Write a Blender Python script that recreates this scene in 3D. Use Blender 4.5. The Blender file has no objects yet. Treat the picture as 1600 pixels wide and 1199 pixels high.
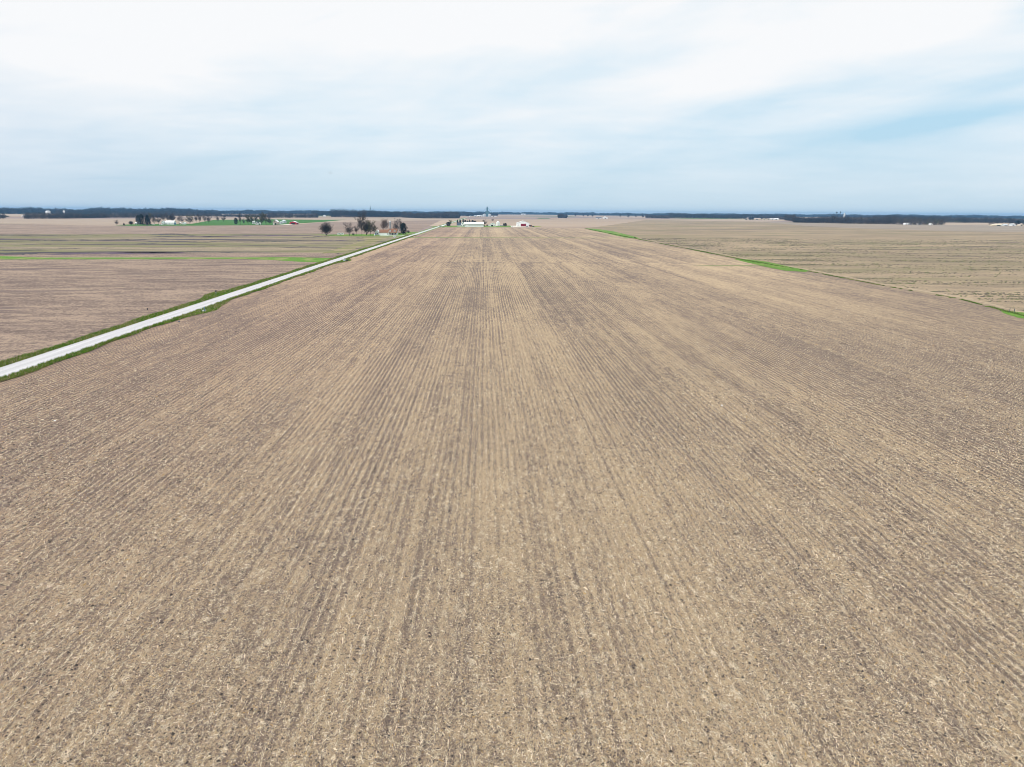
import bpy, math, random
import numpy as np
from mathutils import Matrix, Vector
R = math.radians
rng = random.Random(7)
C = bpy.context.scene.collection
scene = bpy.context.scene

# ------------------------------------------------------------------ camera
H = 28.5
F = 1110.0            # focal length in pixels of a 1600 px wide frame
PITCH = math.atan(267.5 / F)
YAW = math.atan(45 * math.cos(PITCH) / F)
ROLL = R(0.372)
cam_d = bpy.data.cameras.new('camera')
cam = bpy.data.objects.new('camera', cam_d)
C.objects.link(cam)
cam_d.sensor_width = 36.0
cam_d.lens = 36.0 * F / 1600
cam_d.clip_start = 0.5
cam_d.clip_end = 80000
fwd = Vector((math.sin(YAW) * math.cos(PITCH), math.cos(YAW) * math.cos(PITCH), -math.sin(PITCH)))
rot = fwd.to_track_quat('-Z', 'Y').to_matrix().to_4x4() @ Matrix.Rotation(ROLL, 4, 'Z')
cam.matrix_world = Matrix.Translation((0, 0, H)) @ rot
scene.camera = cam
M3 = rot.to_3x3()


def at(px, py):
    """point of the level ground seen at photograph pixel (px, py)"""
    d = M3 @ Vector(((px - 800) / F, (599.5 - py) / F, -1.0))
    t = -H / d.z
    return Vector((d.x * t, d.y * t, 0.0))


def yh(px):
    return 332 + 0.0065 * (px - 800)


def ppm(px, py):
    """photograph pixels per metre there"""
    return (py - yh(px)) * math.cos(PITCH) / H


# ------------------------------------------------------------------ tagging
def tag(o, label=None, cat=None, group=None, kind=None):
    if label: o['label'] = label
    if cat: o['category'] = cat
    if group: o['group'] = group
    if kind: o['kind'] = kind
    return o


def empty(name, loc, label, cat, group=None, rz=0):
    o = bpy.data.objects.new(name, None)
    C.objects.link(o)
    o.location = loc
    o.rotation_euler = (0, 0, rz)
    o.empty_display_size = 0.5
    return tag(o, label, cat, group)


# ------------------------------------------------------------------ mesh builder
class MB:
    def __init__(self):
        self.v, self.f, self.m = [], [], []

    def face(self, pts, mi=0):
        n = len(self.v)
        self.v += [tuple(p) for p in pts]
        self.f.append(tuple(range(n, n + len(pts))))
        self.m.append(mi)

    def solid(self, vs, fs, mi=0):
        n = len(self.v)
        self.v += [tuple(p) for p in vs]
        for f in fs:
            self.f.append(tuple(i + n for i in f))
            self.m.append(mi)

    def box(self, x0, x1, y0, y1, z0, z1, mi=0):
        vs = [(x0, y0, z0), (x1, y0, z0), (x1, y1, z0), (x0, y1, z0), (x0, y0, z1), (x1, y0, z1), (x1, y1, z1), (x0, y1, z1)]
        self.solid(vs, [(0, 3, 2, 1), (4, 5, 6, 7), (0, 1, 5, 4), (1, 2, 6, 5), (2, 3, 7, 6), (3, 0, 4, 7)], mi)

    def tube(self, a, b, ra, rb, n=6, mi=0, caps=True):
        a, b = Vector(a), Vector(b)
        d = (b - a)
        if d.length < 1e-6: return
        q = d.to_track_quat('Z', 'Y').to_matrix()
        vs = []
        for c, r in ((a, ra), (b, rb)):
            for k in range(n):
                t = 2 * math.pi * k / n
                vs.append(c + q @ Vector((math.cos(t) * r, math.sin(t) * r, 0)))
        fs = [(k, (k + 1) % n, n + (k + 1) % n, n + k) for k in range(n)]
        if caps: fs += [tuple(range(n - 1, -1, -1)), tuple(range(n, 2 * n))]
        self.solid(vs, fs, mi)

    def lathe(self, prof, n=24, mi=0, c=(0, 0, 0)):
        vs, fs = [], []
        for r, z in prof:
            for k in range(n):
                t = 2 * math.pi * k / n
                vs.append((c[0] + r * math.cos(t), c[1] + r * math.sin(t), c[2] + z))
        for j in range(len(prof) - 1):
            for k in range(n):
                a = j * n + k; b = j * n + (k + 1) % n
                fs.append((a, b, b + n, a + n))
        fs.append(tuple(range(n - 1, -1, -1)))
        fs.append(tuple((len(prof) - 1) * n + k for k in range(n)))
        self.solid(vs, fs, mi)

    def prism(self, poly, x0, x1, mi=0, axis='x'):
        """poly: list of (u, z) extruded along axis"""
        n = len(poly)
        if axis == 'x':
            vs = [(x0, u, z) for u, z in poly] + [(x1, u, z) for u, z in poly]
        else:
            vs = [(u, x0, z) for u, z in poly] + [(u, x1, z) for u, z in poly]
        fs = [(k, (k + 1) % n, n + (k + 1) % n, n + k) for k in range(n)]
        fs += [tuple(range(n - 1, -1, -1)), tuple(range(n, 2 * n))]
        self.solid(vs, fs, mi)

    def build(self, name, mats, parent=None, smooth=False):
        me = bpy.data.meshes.new(name)
        me.from_pydata(self.v, [], self.f)
        mats = mats if isinstance(mats, (list, tuple)) else [mats]
        for m in mats: me.materials.append(m)
        me.polygons.foreach_set('material_index', self.m)
        if smooth:
            me.polygons.foreach_set('use_smooth', [True] * len(self.f))
        me.update()
        import bmesh
        bm = bmesh.new(); bm.from_mesh(me)
        if len(self.f) < 20000 and not getattr(self, 'raw', False):
            bmesh.ops.recalc_face_normals(bm, faces=bm.faces)
        bm.to_mesh(me); bm.free()
        o = bpy.data.objects.new(name, me)
        C.objects.link(o)
        if parent: o.parent = parent
        return o


def np_mesh(name, verts, nper, mats, midx=None, faces=None):
    """verts (N,k,3): N polygons of k own vertices (or faces given as an index array)"""
    me = bpy.data.meshes.new(name)
    V = verts.reshape(-1, 3).astype(np.float32)
    if faces is None:
        nf = V.shape[0] // nper
        idx = np.arange(V.shape[0], dtype=np.int32)
    else:
        nf = faces.shape[0]; idx = faces.reshape(-1).astype(np.int32)
    me.vertices.add(V.shape[0]); me.vertices.foreach_set('co', V.ravel())
    me.loops.add(idx.shape[0]); me.loops.foreach_set('vertex_index', idx)
    me.polygons.add(nf)
    me.polygons.foreach_set('loop_start', np.arange(0, nf * nper, nper, dtype=np.int32))
    for m in mats: me.materials.append(m)
    if midx is not None: me.polygons.foreach_set('material_index', midx.astype(np.int32))
    me.update(calc_edges=True)
    o = bpy.data.objects.new(name, me)
    C.objects.link(o)
    return o


# ------------------------------------------------------------------ node helper
class NT:
    def __init__(self, name):
        self.mat = bpy.data.materials.new(name)
        self.mat.use_nodes = True
        self.t = self.mat.node_tree
        self.n, self.l = self.t.nodes, self.t.links
        self.bsdf = self.n['Principled BSDF']
        self.bsdf.inputs['Roughness'].default_value = 0.9
        self.bsdf.inputs['Specular IOR Level'].default_value = 0.2
        g = self.n.new('ShaderNodeNewGeometry')
        self.pos = g.outputs['Position']
        self._sep = None

    def _in(self, sock, v):
        if isinstance(v, (int, float)): sock.default_value = v
        elif isinstance(v, (tuple, list)):
            sock.default_value = tuple(v) + ((1,) if len(v) == 3 and sock.type == 'RGBA' else ())
        else: self.l.new(v, sock)

    def math(self, op, a, b=0.0, c=None, clamp=False):
        n = self.n.new('ShaderNodeMath'); n.operation = op; n.use_clamp = clamp
        self._in(n.inputs[0], a); self._in(n.inputs[1], b)
        if c is not None: self._in(n.inputs[2], c)
        return n.outputs[0]

    def add(s, a, b): return s.math('ADD', a, b)
    def mul(s, a, b): return s.math('MULTIPLY', a, b)
    def sub(s, a, b): return s.math('SUBTRACT', a, b)

    def xyz(self, v=None):
        n = self.n.new('ShaderNodeSeparateXYZ'); self.l.new(v or self.pos, n.inputs[0])
        return n.outputs[0], n.outputs[1], n.outputs[2]

    def comb(self, x, y, z=0.0):
        n = self.n.new('ShaderNodeCombineXYZ')
        for i, v in enumerate((x, y, z)): self._in(n.inputs[i], v)
        return n.outputs[0]

    def scale(self, v, s):
        n = self.n.new('ShaderNodeVectorMath'); n.operation = 'MULTIPLY'
        self._in(n.inputs[0], v); n.inputs[1].default_value = s
        return n.outputs[0]

    def noise(self, scale=(1, 1, 1), detail=3, rough=0.55, off=0.0, v=None, dist=0.0):
        n = self.n.new('ShaderNodeTexNoise')
        s = self.scale(v or self.pos, scale)
        a = self.n.new('ShaderNodeVectorMath'); a.operation = 'ADD'
        self.l.new(s, a.inputs[0]); a.inputs[1].default_value = (off, off * 1.7, off * .3)
        self.l.new(a.outputs[0], n.inputs['Vector'])
        n.inputs['Scale'].default_value = 1; n.inputs['Detail'].default_value = detail
        n.inputs['Roughness'].default_value = rough; n.inputs['Distortion'].default_value = dist
        return n.outputs[0]

    def voro(self, scale=(1, 1, 1), off=0.0, v=None, rand=1.0, out='Distance'):
        n = self.n.new('ShaderNodeTexVoronoi')
        s = self.scale(v or self.pos, scale)
        a = self.n.new('ShaderNodeVectorMath'); a.operation = 'ADD'
        self.l.new(s, a.inputs[0]); a.inputs[1].default_value = (off, off * 1.7, 0)
        self.l.new(a.outputs[0], n.inputs['Vector'])
        n.inputs['Scale'].default_value = 1; n.inputs['Randomness'].default_value = rand
        return n.outputs[out]

    def white(self, x, y=0.0):
        n = self.n.new('ShaderNodeTexWhiteNoise'); n.noise_dimensions = '2D'
        self.l.new(self.comb(x, y), n.inputs['Vector'])
        return n.outputs['Value']

    def step(self, v, lo, hi):
        n = self.n.new('ShaderNodeMapRange'); n.interpolation_type = 'SMOOTHSTEP'
        self._in(n.inputs['Value'], v)
        n.inputs['From Min'].default_value = lo; n.inputs['From Max'].default_value = hi
        return n.outputs[0]

    def lin(self, v, lo, hi, a, b):
        n = self.n.new('ShaderNodeMapRange')
        self._in(n.inputs['Value'], v)
        for k, x in (('From Min', lo), ('From Max', hi), ('To Min', a), ('To Max', b)): n.inputs[k].default_value = x
        return n.outputs[0]

    def mix(self, f, a, b, mode='MIX'):
        n = self.n.new('ShaderNodeMix'); n.data_type = 'RGBA'; n.blend_type = mode
        self._in(n.inputs[0], f); self._in(n.inputs[6], a); self._in(n.inputs[7], b)
        return n.outputs[2]

    def gain(self, c, f):
        """multiply colour by scalar"""
        n = self.n.new('ShaderNodeVectorMath'); n.operation = 'SCALE'
        self._in(n.inputs[0], c); self._in(n.inputs['Scale'], f)
        return n.outputs[0]

    def color(self, c): self._in(self.bsdf.inputs['Base Color'], c)

    def bump(self, h, strength=0.5, dist=0.1):
        n = self.n.new('ShaderNodeBump')
        n.inputs['Strength'].default_value = strength; n.inputs['Distance'].default_value = dist
        self.l.new(h, n.inputs['Height']); self.l.new(n.outputs[0], self.bsdf.inputs['Normal'])


def plain(name, col, rough=0.7, var=0.12, scale=0.6, spec=0.3):
    m = NT(name)
    n = m.noise((scale,) * 3, 4)
    m.color(m.gain(col, m.lin(n, .3, .7, 1 - var, 1 + var)))
    m.bsdf.inputs['Roughness'].default_value = rough
    m.bsdf.inputs['Specular IOR Level'].default_value = spec
    return m.mat


# ------------------------------------------------------------------ field materials
TAN = (.43, .33, .225)
SOIL = (.215, .163, .137)


def stubble_field():
    m = NT('corn stubble field')
    x, y, z = m.xyz()
    warp = m.lin(m.noise((.05, .012, 1), 2), 0, 1, -.5, .5)
    xr = m.add(x, m.mul(warp, .5))
    # planting rows 0.76 m apart
    wob = m.mul(m.sub(m.noise((.12, .05, 1), 3, .6, 44), .5), 2.2)
    jit = m.mul(m.white(m.math('FLOOR', m.math('DIVIDE', xr, 4.56)), 3.0), 2.6)
    rowph = m.add(m.add(m.mul(xr, 2 * math.pi / .76), jit), wob)
    row = m.math('POWER', m.lin(m.math('SINE', rowph), -1, 1, 0, 1), 1.8)
    zone = m.step(m.noise((.06, .010, 1), 4, .65, 11), .40, .60)      # where rows stay crisp
    brk = m.step(m.noise((1.4, .22, 1), 4, .6, 14), .36, .60)         # rows broken along their length
    # machine passes of different tone, cut at the headlands
    blk = m.add(m.math('GREATER_THAN', m.add(y, m.mul(m.white(m.math('FLOOR', m.math('DIVIDE', x, 9.12)), 5.0), 26)), 430.0), m.math('GREATER_THAN', y, 836.0))
    w1 = m.white(m.math('FLOOR', m.math('DIVIDE', m.add(xr, m.mul(blk, 3.1)), 9.12)), blk)
    w2 = m.white(m.math('FLOOR', m.math('DIVIDE', m.add(xr, 1.7), 4.56)), m.add(blk, 7))
    w3 = m.white(m.math('FLOOR', m.math('DIVIDE', xr, .76)), m.math('FLOOR', m.add(m.mul(y, .02), m.mul(m.noise((.9, .02, 1), 2), 3))))
    far = m.step(y, 150, 480)
    fine = m.noise((7, 5, 7), 5, .65)
    fine3 = m.noise((17, 13, 7), 4, .65, 77)
    grain = m.noise((1.9, .8, 1), 8, .80, 5)
    grain2 = m.noise((.55, .16, 1), 8, .80, 17)
    mid = m.noise((.16, .035, 1), 5, .65, 9)
    big = m.noise((.03, .010, 1), 4, .6, 21)
    thin = m.noise((.75, .010, 1), 4, .65, 3)
    side = m.math('MINIMUM', m.mul(m.math('ABSOLUTE', m.sub(x, 8.0)), .018), 1.0)   # thinner residue away from the middle passes
    near = m.lin(far, 0, 1, 1, .25)
    cover = m.mul(m.mul(m.sub(m.add(m.mul(fine, .5), m.mul(fine3, .5)), .5), 7.0), near)
    cover = m.add(cover, m.mul(m.sub(grain, .5), m.lin(far, 0, 1, 3.6, 4.2)))
    cover = m.add(cover, m.mul(m.sub(grain2, .5), m.lin(far, 0, 1, 2.2, 3.6)))
    cover = m.add(cover, m.mul(m.sub(mid, .5), 1.1))
    cover = m.add(cover, m.mul(m.sub(big, .5), 1.3))
    cover = m.add(cover, m.mul(m.mul(m.sub(row, .38), m.mul(m.lin(zone, 0, 1, .45, 1.25), m.lin(y, 15, 75, .5, 1))), m.lin(brk, 0, 1, .35, 1.1)))
    cover = m.add(cover, m.mul(m.sub(w1, .5), m.lin(far, 0, 1, .26, .55)))
    cover = m.add(cover, m.mul(m.sub(w2, .5), m.lin(far, 0, 1, .22, .45)))
    cover = m.add(cover, m.mul(m.sub(w3, .5), .40))
    cover = m.add(cover, m.mul(m.sub(thin, .5), 1.1))
    # turning track on the headland
    hd = m.math('ABSOLUTE', m.sub(m.add(y, m.mul(m.sub(mid, .5), 14)), 417.0))
    cover = m.sub(cover, m.mul(m.mul(m.step(hd, 7, 2), m.step(m.math('ABSOLUTE', m.sub(x, 18.0)), 70, 40)), .26))
    cover = m.sub(cover, m.mul(m.mul(side, m.step(y, 330, 120)), .22))
    cover = m.add(cover, .55)
    cov = m.math('MINIMUM', m.math('MAXIMUM', cover, 0.0), 1.0)
    soil = m.mix(m.noise((.8, .4, 1), 3, .6, 31), (.128, .098, .086), (.215, .162, .136))
    straw = m.mix(m.noise((2.2, 1.3, 1), 3, .6, 41), (.385, .28, .185), (.555, .435, .28))
    col = m.mix(cov, soil, straw)
    # bleached heaps of chaff
    wv = m.scale(m.pos, (1, 1, 1))
    sp = m.voro((.95, .5, 1), 3.3)
    sp = m.add(sp, m.mul(m.sub(m.noise((3.5, 3.5, 1), 3), .5), .5))
    spm = m.mul(m.mul(m.step(y, 110, 35), m.step(sp, .27, .10)), m.step(m.noise((.5, .06, 1), 3, .6, 51), .44, .56))
    col = m.mix(m.mul(spm, .8), col, (.72, .62, .46))
    # dark clods and holes
    dk = m.noise((4.2, 3.2, 1), 3, .6, 61)
    dkm = m.step(dk, .60, .68)
    col = m.mix(m.mul(dkm, .62), col, (.075, .06, .055))
    col = m.gain(col, m.lin(m.noise((.008, .003, 1), 2, .5, 71), .3, .7, .93, 1.07))
    lf = m.step(x, 2, -55)
    col = m.mix(m.mul(lf, .55), col, m.mix(1.0, col, (.97, .88, .94), 'MULTIPLY'))
    col = m.gain(col, 1.0)
    m.color(col)
    hgt = m.add(fine, m.add(m.mul(grain, 1.0), m.mul(row, .25)))
    m.bump(hgt, 1.0, .22)
    return m.mat


def tilled_field(name, c1, c2, sx=.02, sy=.06, green=None, dark=None, darkcov=.6, greencov=.5, fine=1.0, seed=0, grain=1.0):
    """a field with streaks; green = colour of weeds coming up; dark = wet soil showing"""
    m = NT(name)
    x, y, z = m.xyz()
    n1 = m.noise((2.2, 1.6, 1), 5, .65, seed + 1)
    n2 = m.noise((sx * 5, sy * 5, 1), 4, .6, seed + 2)
    n3 = m.noise((sx, sy, 1), 4, .55, seed + 3)
    n0 = m.noise((6.5, 5.0, 1), 4, .65, seed + 15)
    c = m.add(m.mul(m.sub(m.add(m.mul(n1, .5), m.mul(n0, .5)), .5), 4.2 * fine), m.add(m.mul(m.sub(n2, .5), 1.7), m.mul(m.sub(n3, .5), 2.0)))
    c = m.math('MINIMUM', m.math('MAXIMUM', m.add(c, .5), 0.0), 1.0)
    g0 = m.sub(m.noise((.9, .35, 1), 8, .82, seed + 13), .5)
    g1 = m.sub(m.noise((.05, .16, 1), 7, .75, seed + 14), .5)
    c = m.math('MINIMUM', m.math('MAXIMUM', m.add(c, m.add(m.mul(g0, 3.4 * grain), m.mul(g1, 2.6 * grain))), 0.0), 1.0)
    col = m.mix(c, c1, c2)
    if green:
        g = m.add(m.noise((sx * .9, sy * 1.4, 1), 6, .65, seed + 5), m.mul(g0, .25))
        col = m.mix(m.mul(m.step(g, greencov - .07, greencov + .09), m.lin(n2, .3, .7, .5, 1)), col, green)
    if dark:
        d = m.noise((sx * 1.0, sy * 2.2, 1), 5, .6, seed + 8, dist=.4)
        edge = m.add(d, m.add(m.mul(m.sub(n1, .5), .12), m.mul(g0, .22)))
        col = m.mix(m.mul(m.step(edge, darkcov, darkcov + .05), .95), col, dark)
    dk = m.noise((1.4, 1.4, 1), 3, .6, seed + 11)
    col = m.mix(m.mul(m.step(dk, .62, .72), .5 * fine), col, tuple(v * .45 for v in c1))
    m.color(m.gain(col, .88))
    m.bump(m.add(n1, n2), .7, .2)
    return m.mat


def ground_mat():
    m = NT('distant farmland')
    x, y, z = m.xyz()
    bx = m.math('FLOOR', m.math('DIVIDE', m.add(x, 90), 402))
    by = m.math('FLOOR', m.math('DIVIDE', m.add(y, 100), 805))
    w = m.white(bx, by)
    w2 = m.white(m.add(bx, 31), m.add(by, 17))
    col = m.mix(w, (.30, .225, .17), (.42, .33, .245))
    col = m.mix(m.step(w2, .80, .82), col, (.26, .20, .18))
    col = m.mix(m.step(w2, .93, .935), col, (.14, .20, .06))
    n = m.noise((.004, .012, 1), 5, .6)
    col = m.gain(col, m.lin(n, .3, .7, .85, 1.15))
    m.color(col)
    return m.mat


def grass_mat(name, a, b, c=None):
    m = NT(name)
    n = m.noise((1.3, .9, 1), 5, .65)
    n2 = m.noise((.12, .06, 1), 4, .6, 5)
    col = m.mix(m.step(n, .35, .65), a, b)
    if c: col = m.mix(m.step(n2, .45, .68), col, c)
    m.color(col)
    m.bump(n, .6, .15)
    return m.mat


def road_mat():
    m = NT('pale gravel chip road')
    x, y, z = m.xyz()
    rx = m.add(m.mul(m.math('EXPONENT', m.mul(m.sub(m.math('MAXIMUM', y, 0.0), 115.0), -1 / 400)), 3.6), ROADX)
    u = m.math('ABSOLUTE', m.sub(x, rx))
    tr = m.step(m.math('ABSOLUTE', m.sub(u, 1.25)), .75, .25)        # wheel tracks
    n = m.noise((6, 3, 1), 5, .6)
    n2 = m.noise((1.2, .05, 1), 4, .6, 3)
    col = m.mix(tr, (.49, .49, .505), (.545, .54, .56))
    col = m.gain(col, m.lin(n, .3, .7, .9, 1.08))
    col = m.gain(col, m.lin(n2, .3, .7, .88, 1.08))
    ed = m.step(m.add(u, m.mul(n, .8)), 3.1, 3.5)
    col = m.mix(ed, col, (.33, .31, .24))
    m.color(col); m.bump(n, .3, .03)
    return m.mat


ROADX = -89.6


def roadx(y): return ROADX + 3.6 * math.exp(-(max(y, 0.0) - 115) / 400)


ROADW = 2.95

M = {}
M['stubble'] = stubble_field()
M['leftA'] = tilled_field('brown tilled soil', (.155, .113, .098), (.38, .285, .215), .012, .03, dark=(.16, .12, .11), darkcov=.60, fine=1.5, grain=1.7, seed=10)
M['leftB'] = tilled_field('weedy green field with wet streaks', (.20, .16, .125), (.37, .30, .20), .004, .018, grain=1.7, green=(.175, .18, .075), dark=(.055, .042, .065), darkcov=.565, greencov=.49, fine=.6, seed=20)
M['leftC'] = tilled_field('pinkish brown field', (.20, .148, .125), (.38, .29, .225), .003, .02, grain=1.8, fine=.5, seed=30)
M['right'] = tilled_field('tan field with dark tussocks', (.23, .18, .125), (.42, .325, .215), .005, .014, green=(.21, .19, .10), dark=(.13, .105, .095), darkcov=.60, greencov=.55, fine=1.0, seed=40)
M['rightfar'] = tilled_field('bare taupe field', (.27, .225, .18), (.36, .30, .235), .003, .012, fine=.4, seed=50)
M['pale'] = tilled_field('pale tan field', (.34, .265, .20), (.45, .36, .28), .003, .012, fine=.3, seed=60)
M['ground'] = ground_mat()
M['verge'] = grass_mat('verge grass', (.065, .17, .016), (.13, .26, .028), (.22, .25, .08))
M['wheat'] = grass_mat('young green crop', (.035, .12, .014), (.055, .17, .02))
M['strip'] = grass_mat('thin grass strip', (.14, .18, .06), (.24, .24, .11))
M['limegrass'] = grass_mat('yellow green grass', (.16, .22, .02), (.24, .28, .03))
M['road'] = road_mat()
M['gravel'] = plain('pale gravel yard', (.62, .58, .50), .95, .15, .5)
M['white'] = plain('white painted metal', (.80, .82, .83), .5, .06)
M['whiteroof'] = plain('white metal roof', (.83, .84, .85), .4, .05)
M['greywall'] = plain('light grey ribbed wall', (.60, .63, .62), .5, .07)
M['beige'] = plain('beige weathered boards', (.50, .42, .36), .8, .15)
M['cream'] = plain('cream siding', (.66, .58, .44), .8, .1)
M['brownroof'] = plain('brown shingles', (.235, .12, .075), .85, .2, .8)
M['slateroof'] = plain('dark slate blue shingles', (.07, .09, .13), .8, .2)
M['redwall'] = plain('barn red paint', (.40, .02, .035), .7, .15)
M['reddoor'] = plain('dark red door', (.20, .012, .03), .6, .15)
M['dark'] = plain('dark opening', (.02, .02, .025), .8, .1)
M['glass'] = plain('window glass', (.05, .06, .08), .15, .05, spec=.6)
M['galv'] = plain('galvanised steel', (.55, .60, .64), .35, .1)
M['concrete'] = plain('grey concrete', (.32, .34, .35), .9, .15)
M['teal'] = plain('weathered blue green concrete', (.10, .20, .25), .8, .15)
M['bluepaint'] = plain('blue paint', (.10, .22, .40), .5, .1)
M['tyre'] = plain('black rubber', (.02, .02, .02), .8, .1)
M['navy'] = plain('dark blue grey steel', (.05, .07, .11), .5, .1)
M['bark'] = plain('grey brown bark', (.115, .095, .085), .95, .25, 2)
M['darkbark'] = plain('dark bark', (.05, .043, .043), .95, .25, 2)
M['palebark'] = plain('pale grey bark', (.20, .18, .165), .95, .25, 2)
M['twig'] = plain('bare twigs', (.06, .05, .05), .95, .25, 2)
M['browntwig'] = plain('russet twigs', (.105, .068, .052), .95, .25, 2)
M['bud'] = plain('opening leaf buds', (.13, .13, .045), .9, .3, 2)
M['leafgreen'] = plain('fresh leaves', (.12, .17, .035), .9, .3, 2)
M['needle'] = plain('dark evergreen needles', (.014, .024, .020), .9, .35, 1.5)
M['needle2'] = plain('evergreen needles', (.025, .045, .03), .9, .35, 1.5)
M['woodgrey'] = plain('far bare crowns', (.06, .055, .058), .95, .3, .15)
M['woodbrown'] = plain('far brown crowns', (.095, .072, .06), .95, .3, .15)
M['wooddark'] = plain('far dark crowns', (.02, .028, .034), .95, .3, .15)
M['woodolive'] = plain('far budding crowns', (.10, .115, .045), .95, .3, .15)


M['straw1'] = plain('pale corn straw', (.76, .66, .49), .8, .2, 3)
M['straw2'] = plain('tan corn straw', (.44, .34, .22), .8, .2, 3)
M['straw3'] = plain('grey weathered straw', (.22, .18, .15), .8, .2, 3)
M['straw4'] = plain('ochre husk', (.46, .28, .08), .8, .2, 3)
M['clod1'] = plain('grey brown soil clod', (.16, .125, .108), .95, .2, 3)
M['clod2'] = plain('dark soil clod', (.055, .045, .042), .95, .2, 3)
M['clod3'] = plain('pale dry soil clod', (.40, .33, .25), .95, .2, 3)


# ------------------------------------------------------------------ sheets
def sheet(name, pts, mat, z, label=None, kind='structure', jitter=0.0, cat=None):
    """flat sheet through world points; long edges are subdivided and roughened"""
    out = []
    n = len(pts)
    r = random.Random(len(name) * 13 + int(abs(pts[0][0])))
    for i in range(n):
        a, b = Vector(pts[i][:2]), Vector(pts[(i + 1) % n][:2])
        out.append(a)
        L = (b - a).length
        if jitter:
            k = min(160, int(L / (jitter * 2.5)))
            nrm = Vector((-(b - a).y, (b - a).x)).normalized() if L > 0 else Vector((0, 0))
            for j in range(1, k):
                out.append(a.lerp(b, j / k) + nrm * r.gauss(0, jitter * .45))
    import bmesh
    bm = bmesh.new()
    f = bm.faces.new([bm.verts.new((p.x, p.y, z)) for p in out])
    f.normal_update()
    if f.normal.z < 0: f.normal_flip()
    bmesh.ops.triangulate(bm, faces=[f])
    me = bpy.data.meshes.new(name); bm.to_mesh(me); bm.free()
    me.materials.append(mat)
    o = bpy.data.objects.new(name, me); C.objects.link(o)
    return tag(o, label, cat, kind=kind)


def P(*pp): return [at(a, b) for a, b in pp]


S = 16000
sheet('ground', [(-S, -400, 0), (S, -400, 0), (S, S, 0), (-S, S, 0)], M['ground'], 0, 'open farmland reaching the horizon')

# right boundary of the stubble field
RB = P((1600, 494), (1500, 468), (1380, 447), (1262, 424), (1160, 406), (1090, 392), (1000, 374.5), (915, 357.5))
ext = RB[0] + (RB[0] - RB[1]).normalized() * 0
RBX = [Vector((RB[0].x + 4, -80, 0)), Vector((RB[0].x + 1, 60, 0))] + RB
farY = at(760, 355.3).y
sheet('stubble_field', [(ROADX + ROADW + 1.2, -80), *[(ROADX + ROADW + 1.2, farY)], *[(p.x, min(p.y, farY)) for p in reversed(RBX)]], M['stubble'], .03,
      'harvested corn stubble field with straight rows')
sheet('right_field', [(p.x, p.y) for p in RBX] + [(p.x, p.y) for p in P((1010, 344), (1260, 347.5), (1480, 351.5), (2100, 356), (2600, 380))] + [(1800, -80)], M['right'], .05,
      'tan field with scattered dark tussocks')
sheet('far_field', P((1190, 346.8), (1300, 349.5), (1480, 351.6), (1700, 354), (1700, 364), (1480, 361.5), (1350, 357.5), (1260, 353.5)), M['rightfar'], .12, 'bare taupe field before the wood', jitter=3)
LX = -900
# left side, from the nearest field back
sheet('brown_field', [(ROADX + 3, -80), (LX, -80)] + P((-700, 400), (0, 405.5), (390, 404.5), (470, 407), (507, 411)) + [(ROADX + .5, at(520, 408).y - 20)], M['leftA'], .03, 'brown tilled field left of the road')
sheet('grass_waterway', P((-700, 399), (0, 400.5), (70, 402.8), (400, 402.6), (455, 402.2), (515, 403.6), (538, 403.2), (512, 410.5), (470, 409.5), (420, 406.3), (380, 405.3), (0, 405.8), (-700, 405)), M['verge'], .07, 'bright green grass strip between two fields', jitter=.5)
sheet('narrow_field', P((-700, 396), (0, 396.8), (330, 396.5), (520, 396), (548, 399.6), (536, 402.6), (515, 403), (400, 402.0), (70, 402.2), (0, 399.8), (-700, 397)), M['leftA'], .09, 'narrow brown strip of tilled soil', jitter=.5)
sheet('weedy_field', P((-700, 362), (0, 366.5), (500, 365.5), (520, 368.7), (640, 368.6), (548, 398), (520, 396), (330, 396.5), (0, 396.8), (-700, 396)), M['leftB'], .11, 'greenish weedy field with dark wet streaks')
sheet('pink_field', P((-700, 349), (0, 350), (180, 353.2), (440, 352.2), (500, 348), (690, 344), (640, 368), (520, 366.5), (500, 365.5), (0, 366.5), (-700, 366)), M['leftC'], .08, 'pinkish brown field in front of the distant farms')
sheet('pale_field', P((-700, 342), (40, 343), (250, 341.5), (500, 340.8), (715, 340.5), (690, 344.2), (500, 348.1), (430, 349), (180, 352.8), (0, 349.8), (-700, 348)), M['pale'], .06, 'pale tan field beyond the farms')
sheet('green_crop_field', P((178, 352.2), (205, 350.8), (300, 350), (335, 343.8), (420, 343), (500, 343.8), (541, 343.6), (500, 347.4), (445, 350.6), (440, 352), (300, 353), (200, 353.2)), M['wheat'], .14, 'bright green crop field around the distant farms', jitter=2)
def wet(px0, y0, px1, y1, th, k=0):
    """irregular dark streak of wet soil between two photo points, th pixels thick"""
    r = random.Random(int(px0 * 7 + y0))
    n = 26; up, dn = [], []
    for i in range(n + 1):
        t = i / n
        px = px0 + (px1 - px0) * t; py = y0 + (y1 - y0) * t + .35 * math.sin(t * 9 + px0)
        w = th * .5 * (math.sin(math.pi * t) ** .6) * r.uniform(.35, 1.25) + .02
        up.append((px, py - w)); dn.append((px + r.uniform(-1, 1), py + w * r.uniform(.6, 1.3)))
    sheet('wet_soil', P(*up, *reversed(dn)), M['wet2'] if k else M['wet1'], .15, 'dark streak of wet soil in the weedy field')


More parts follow.
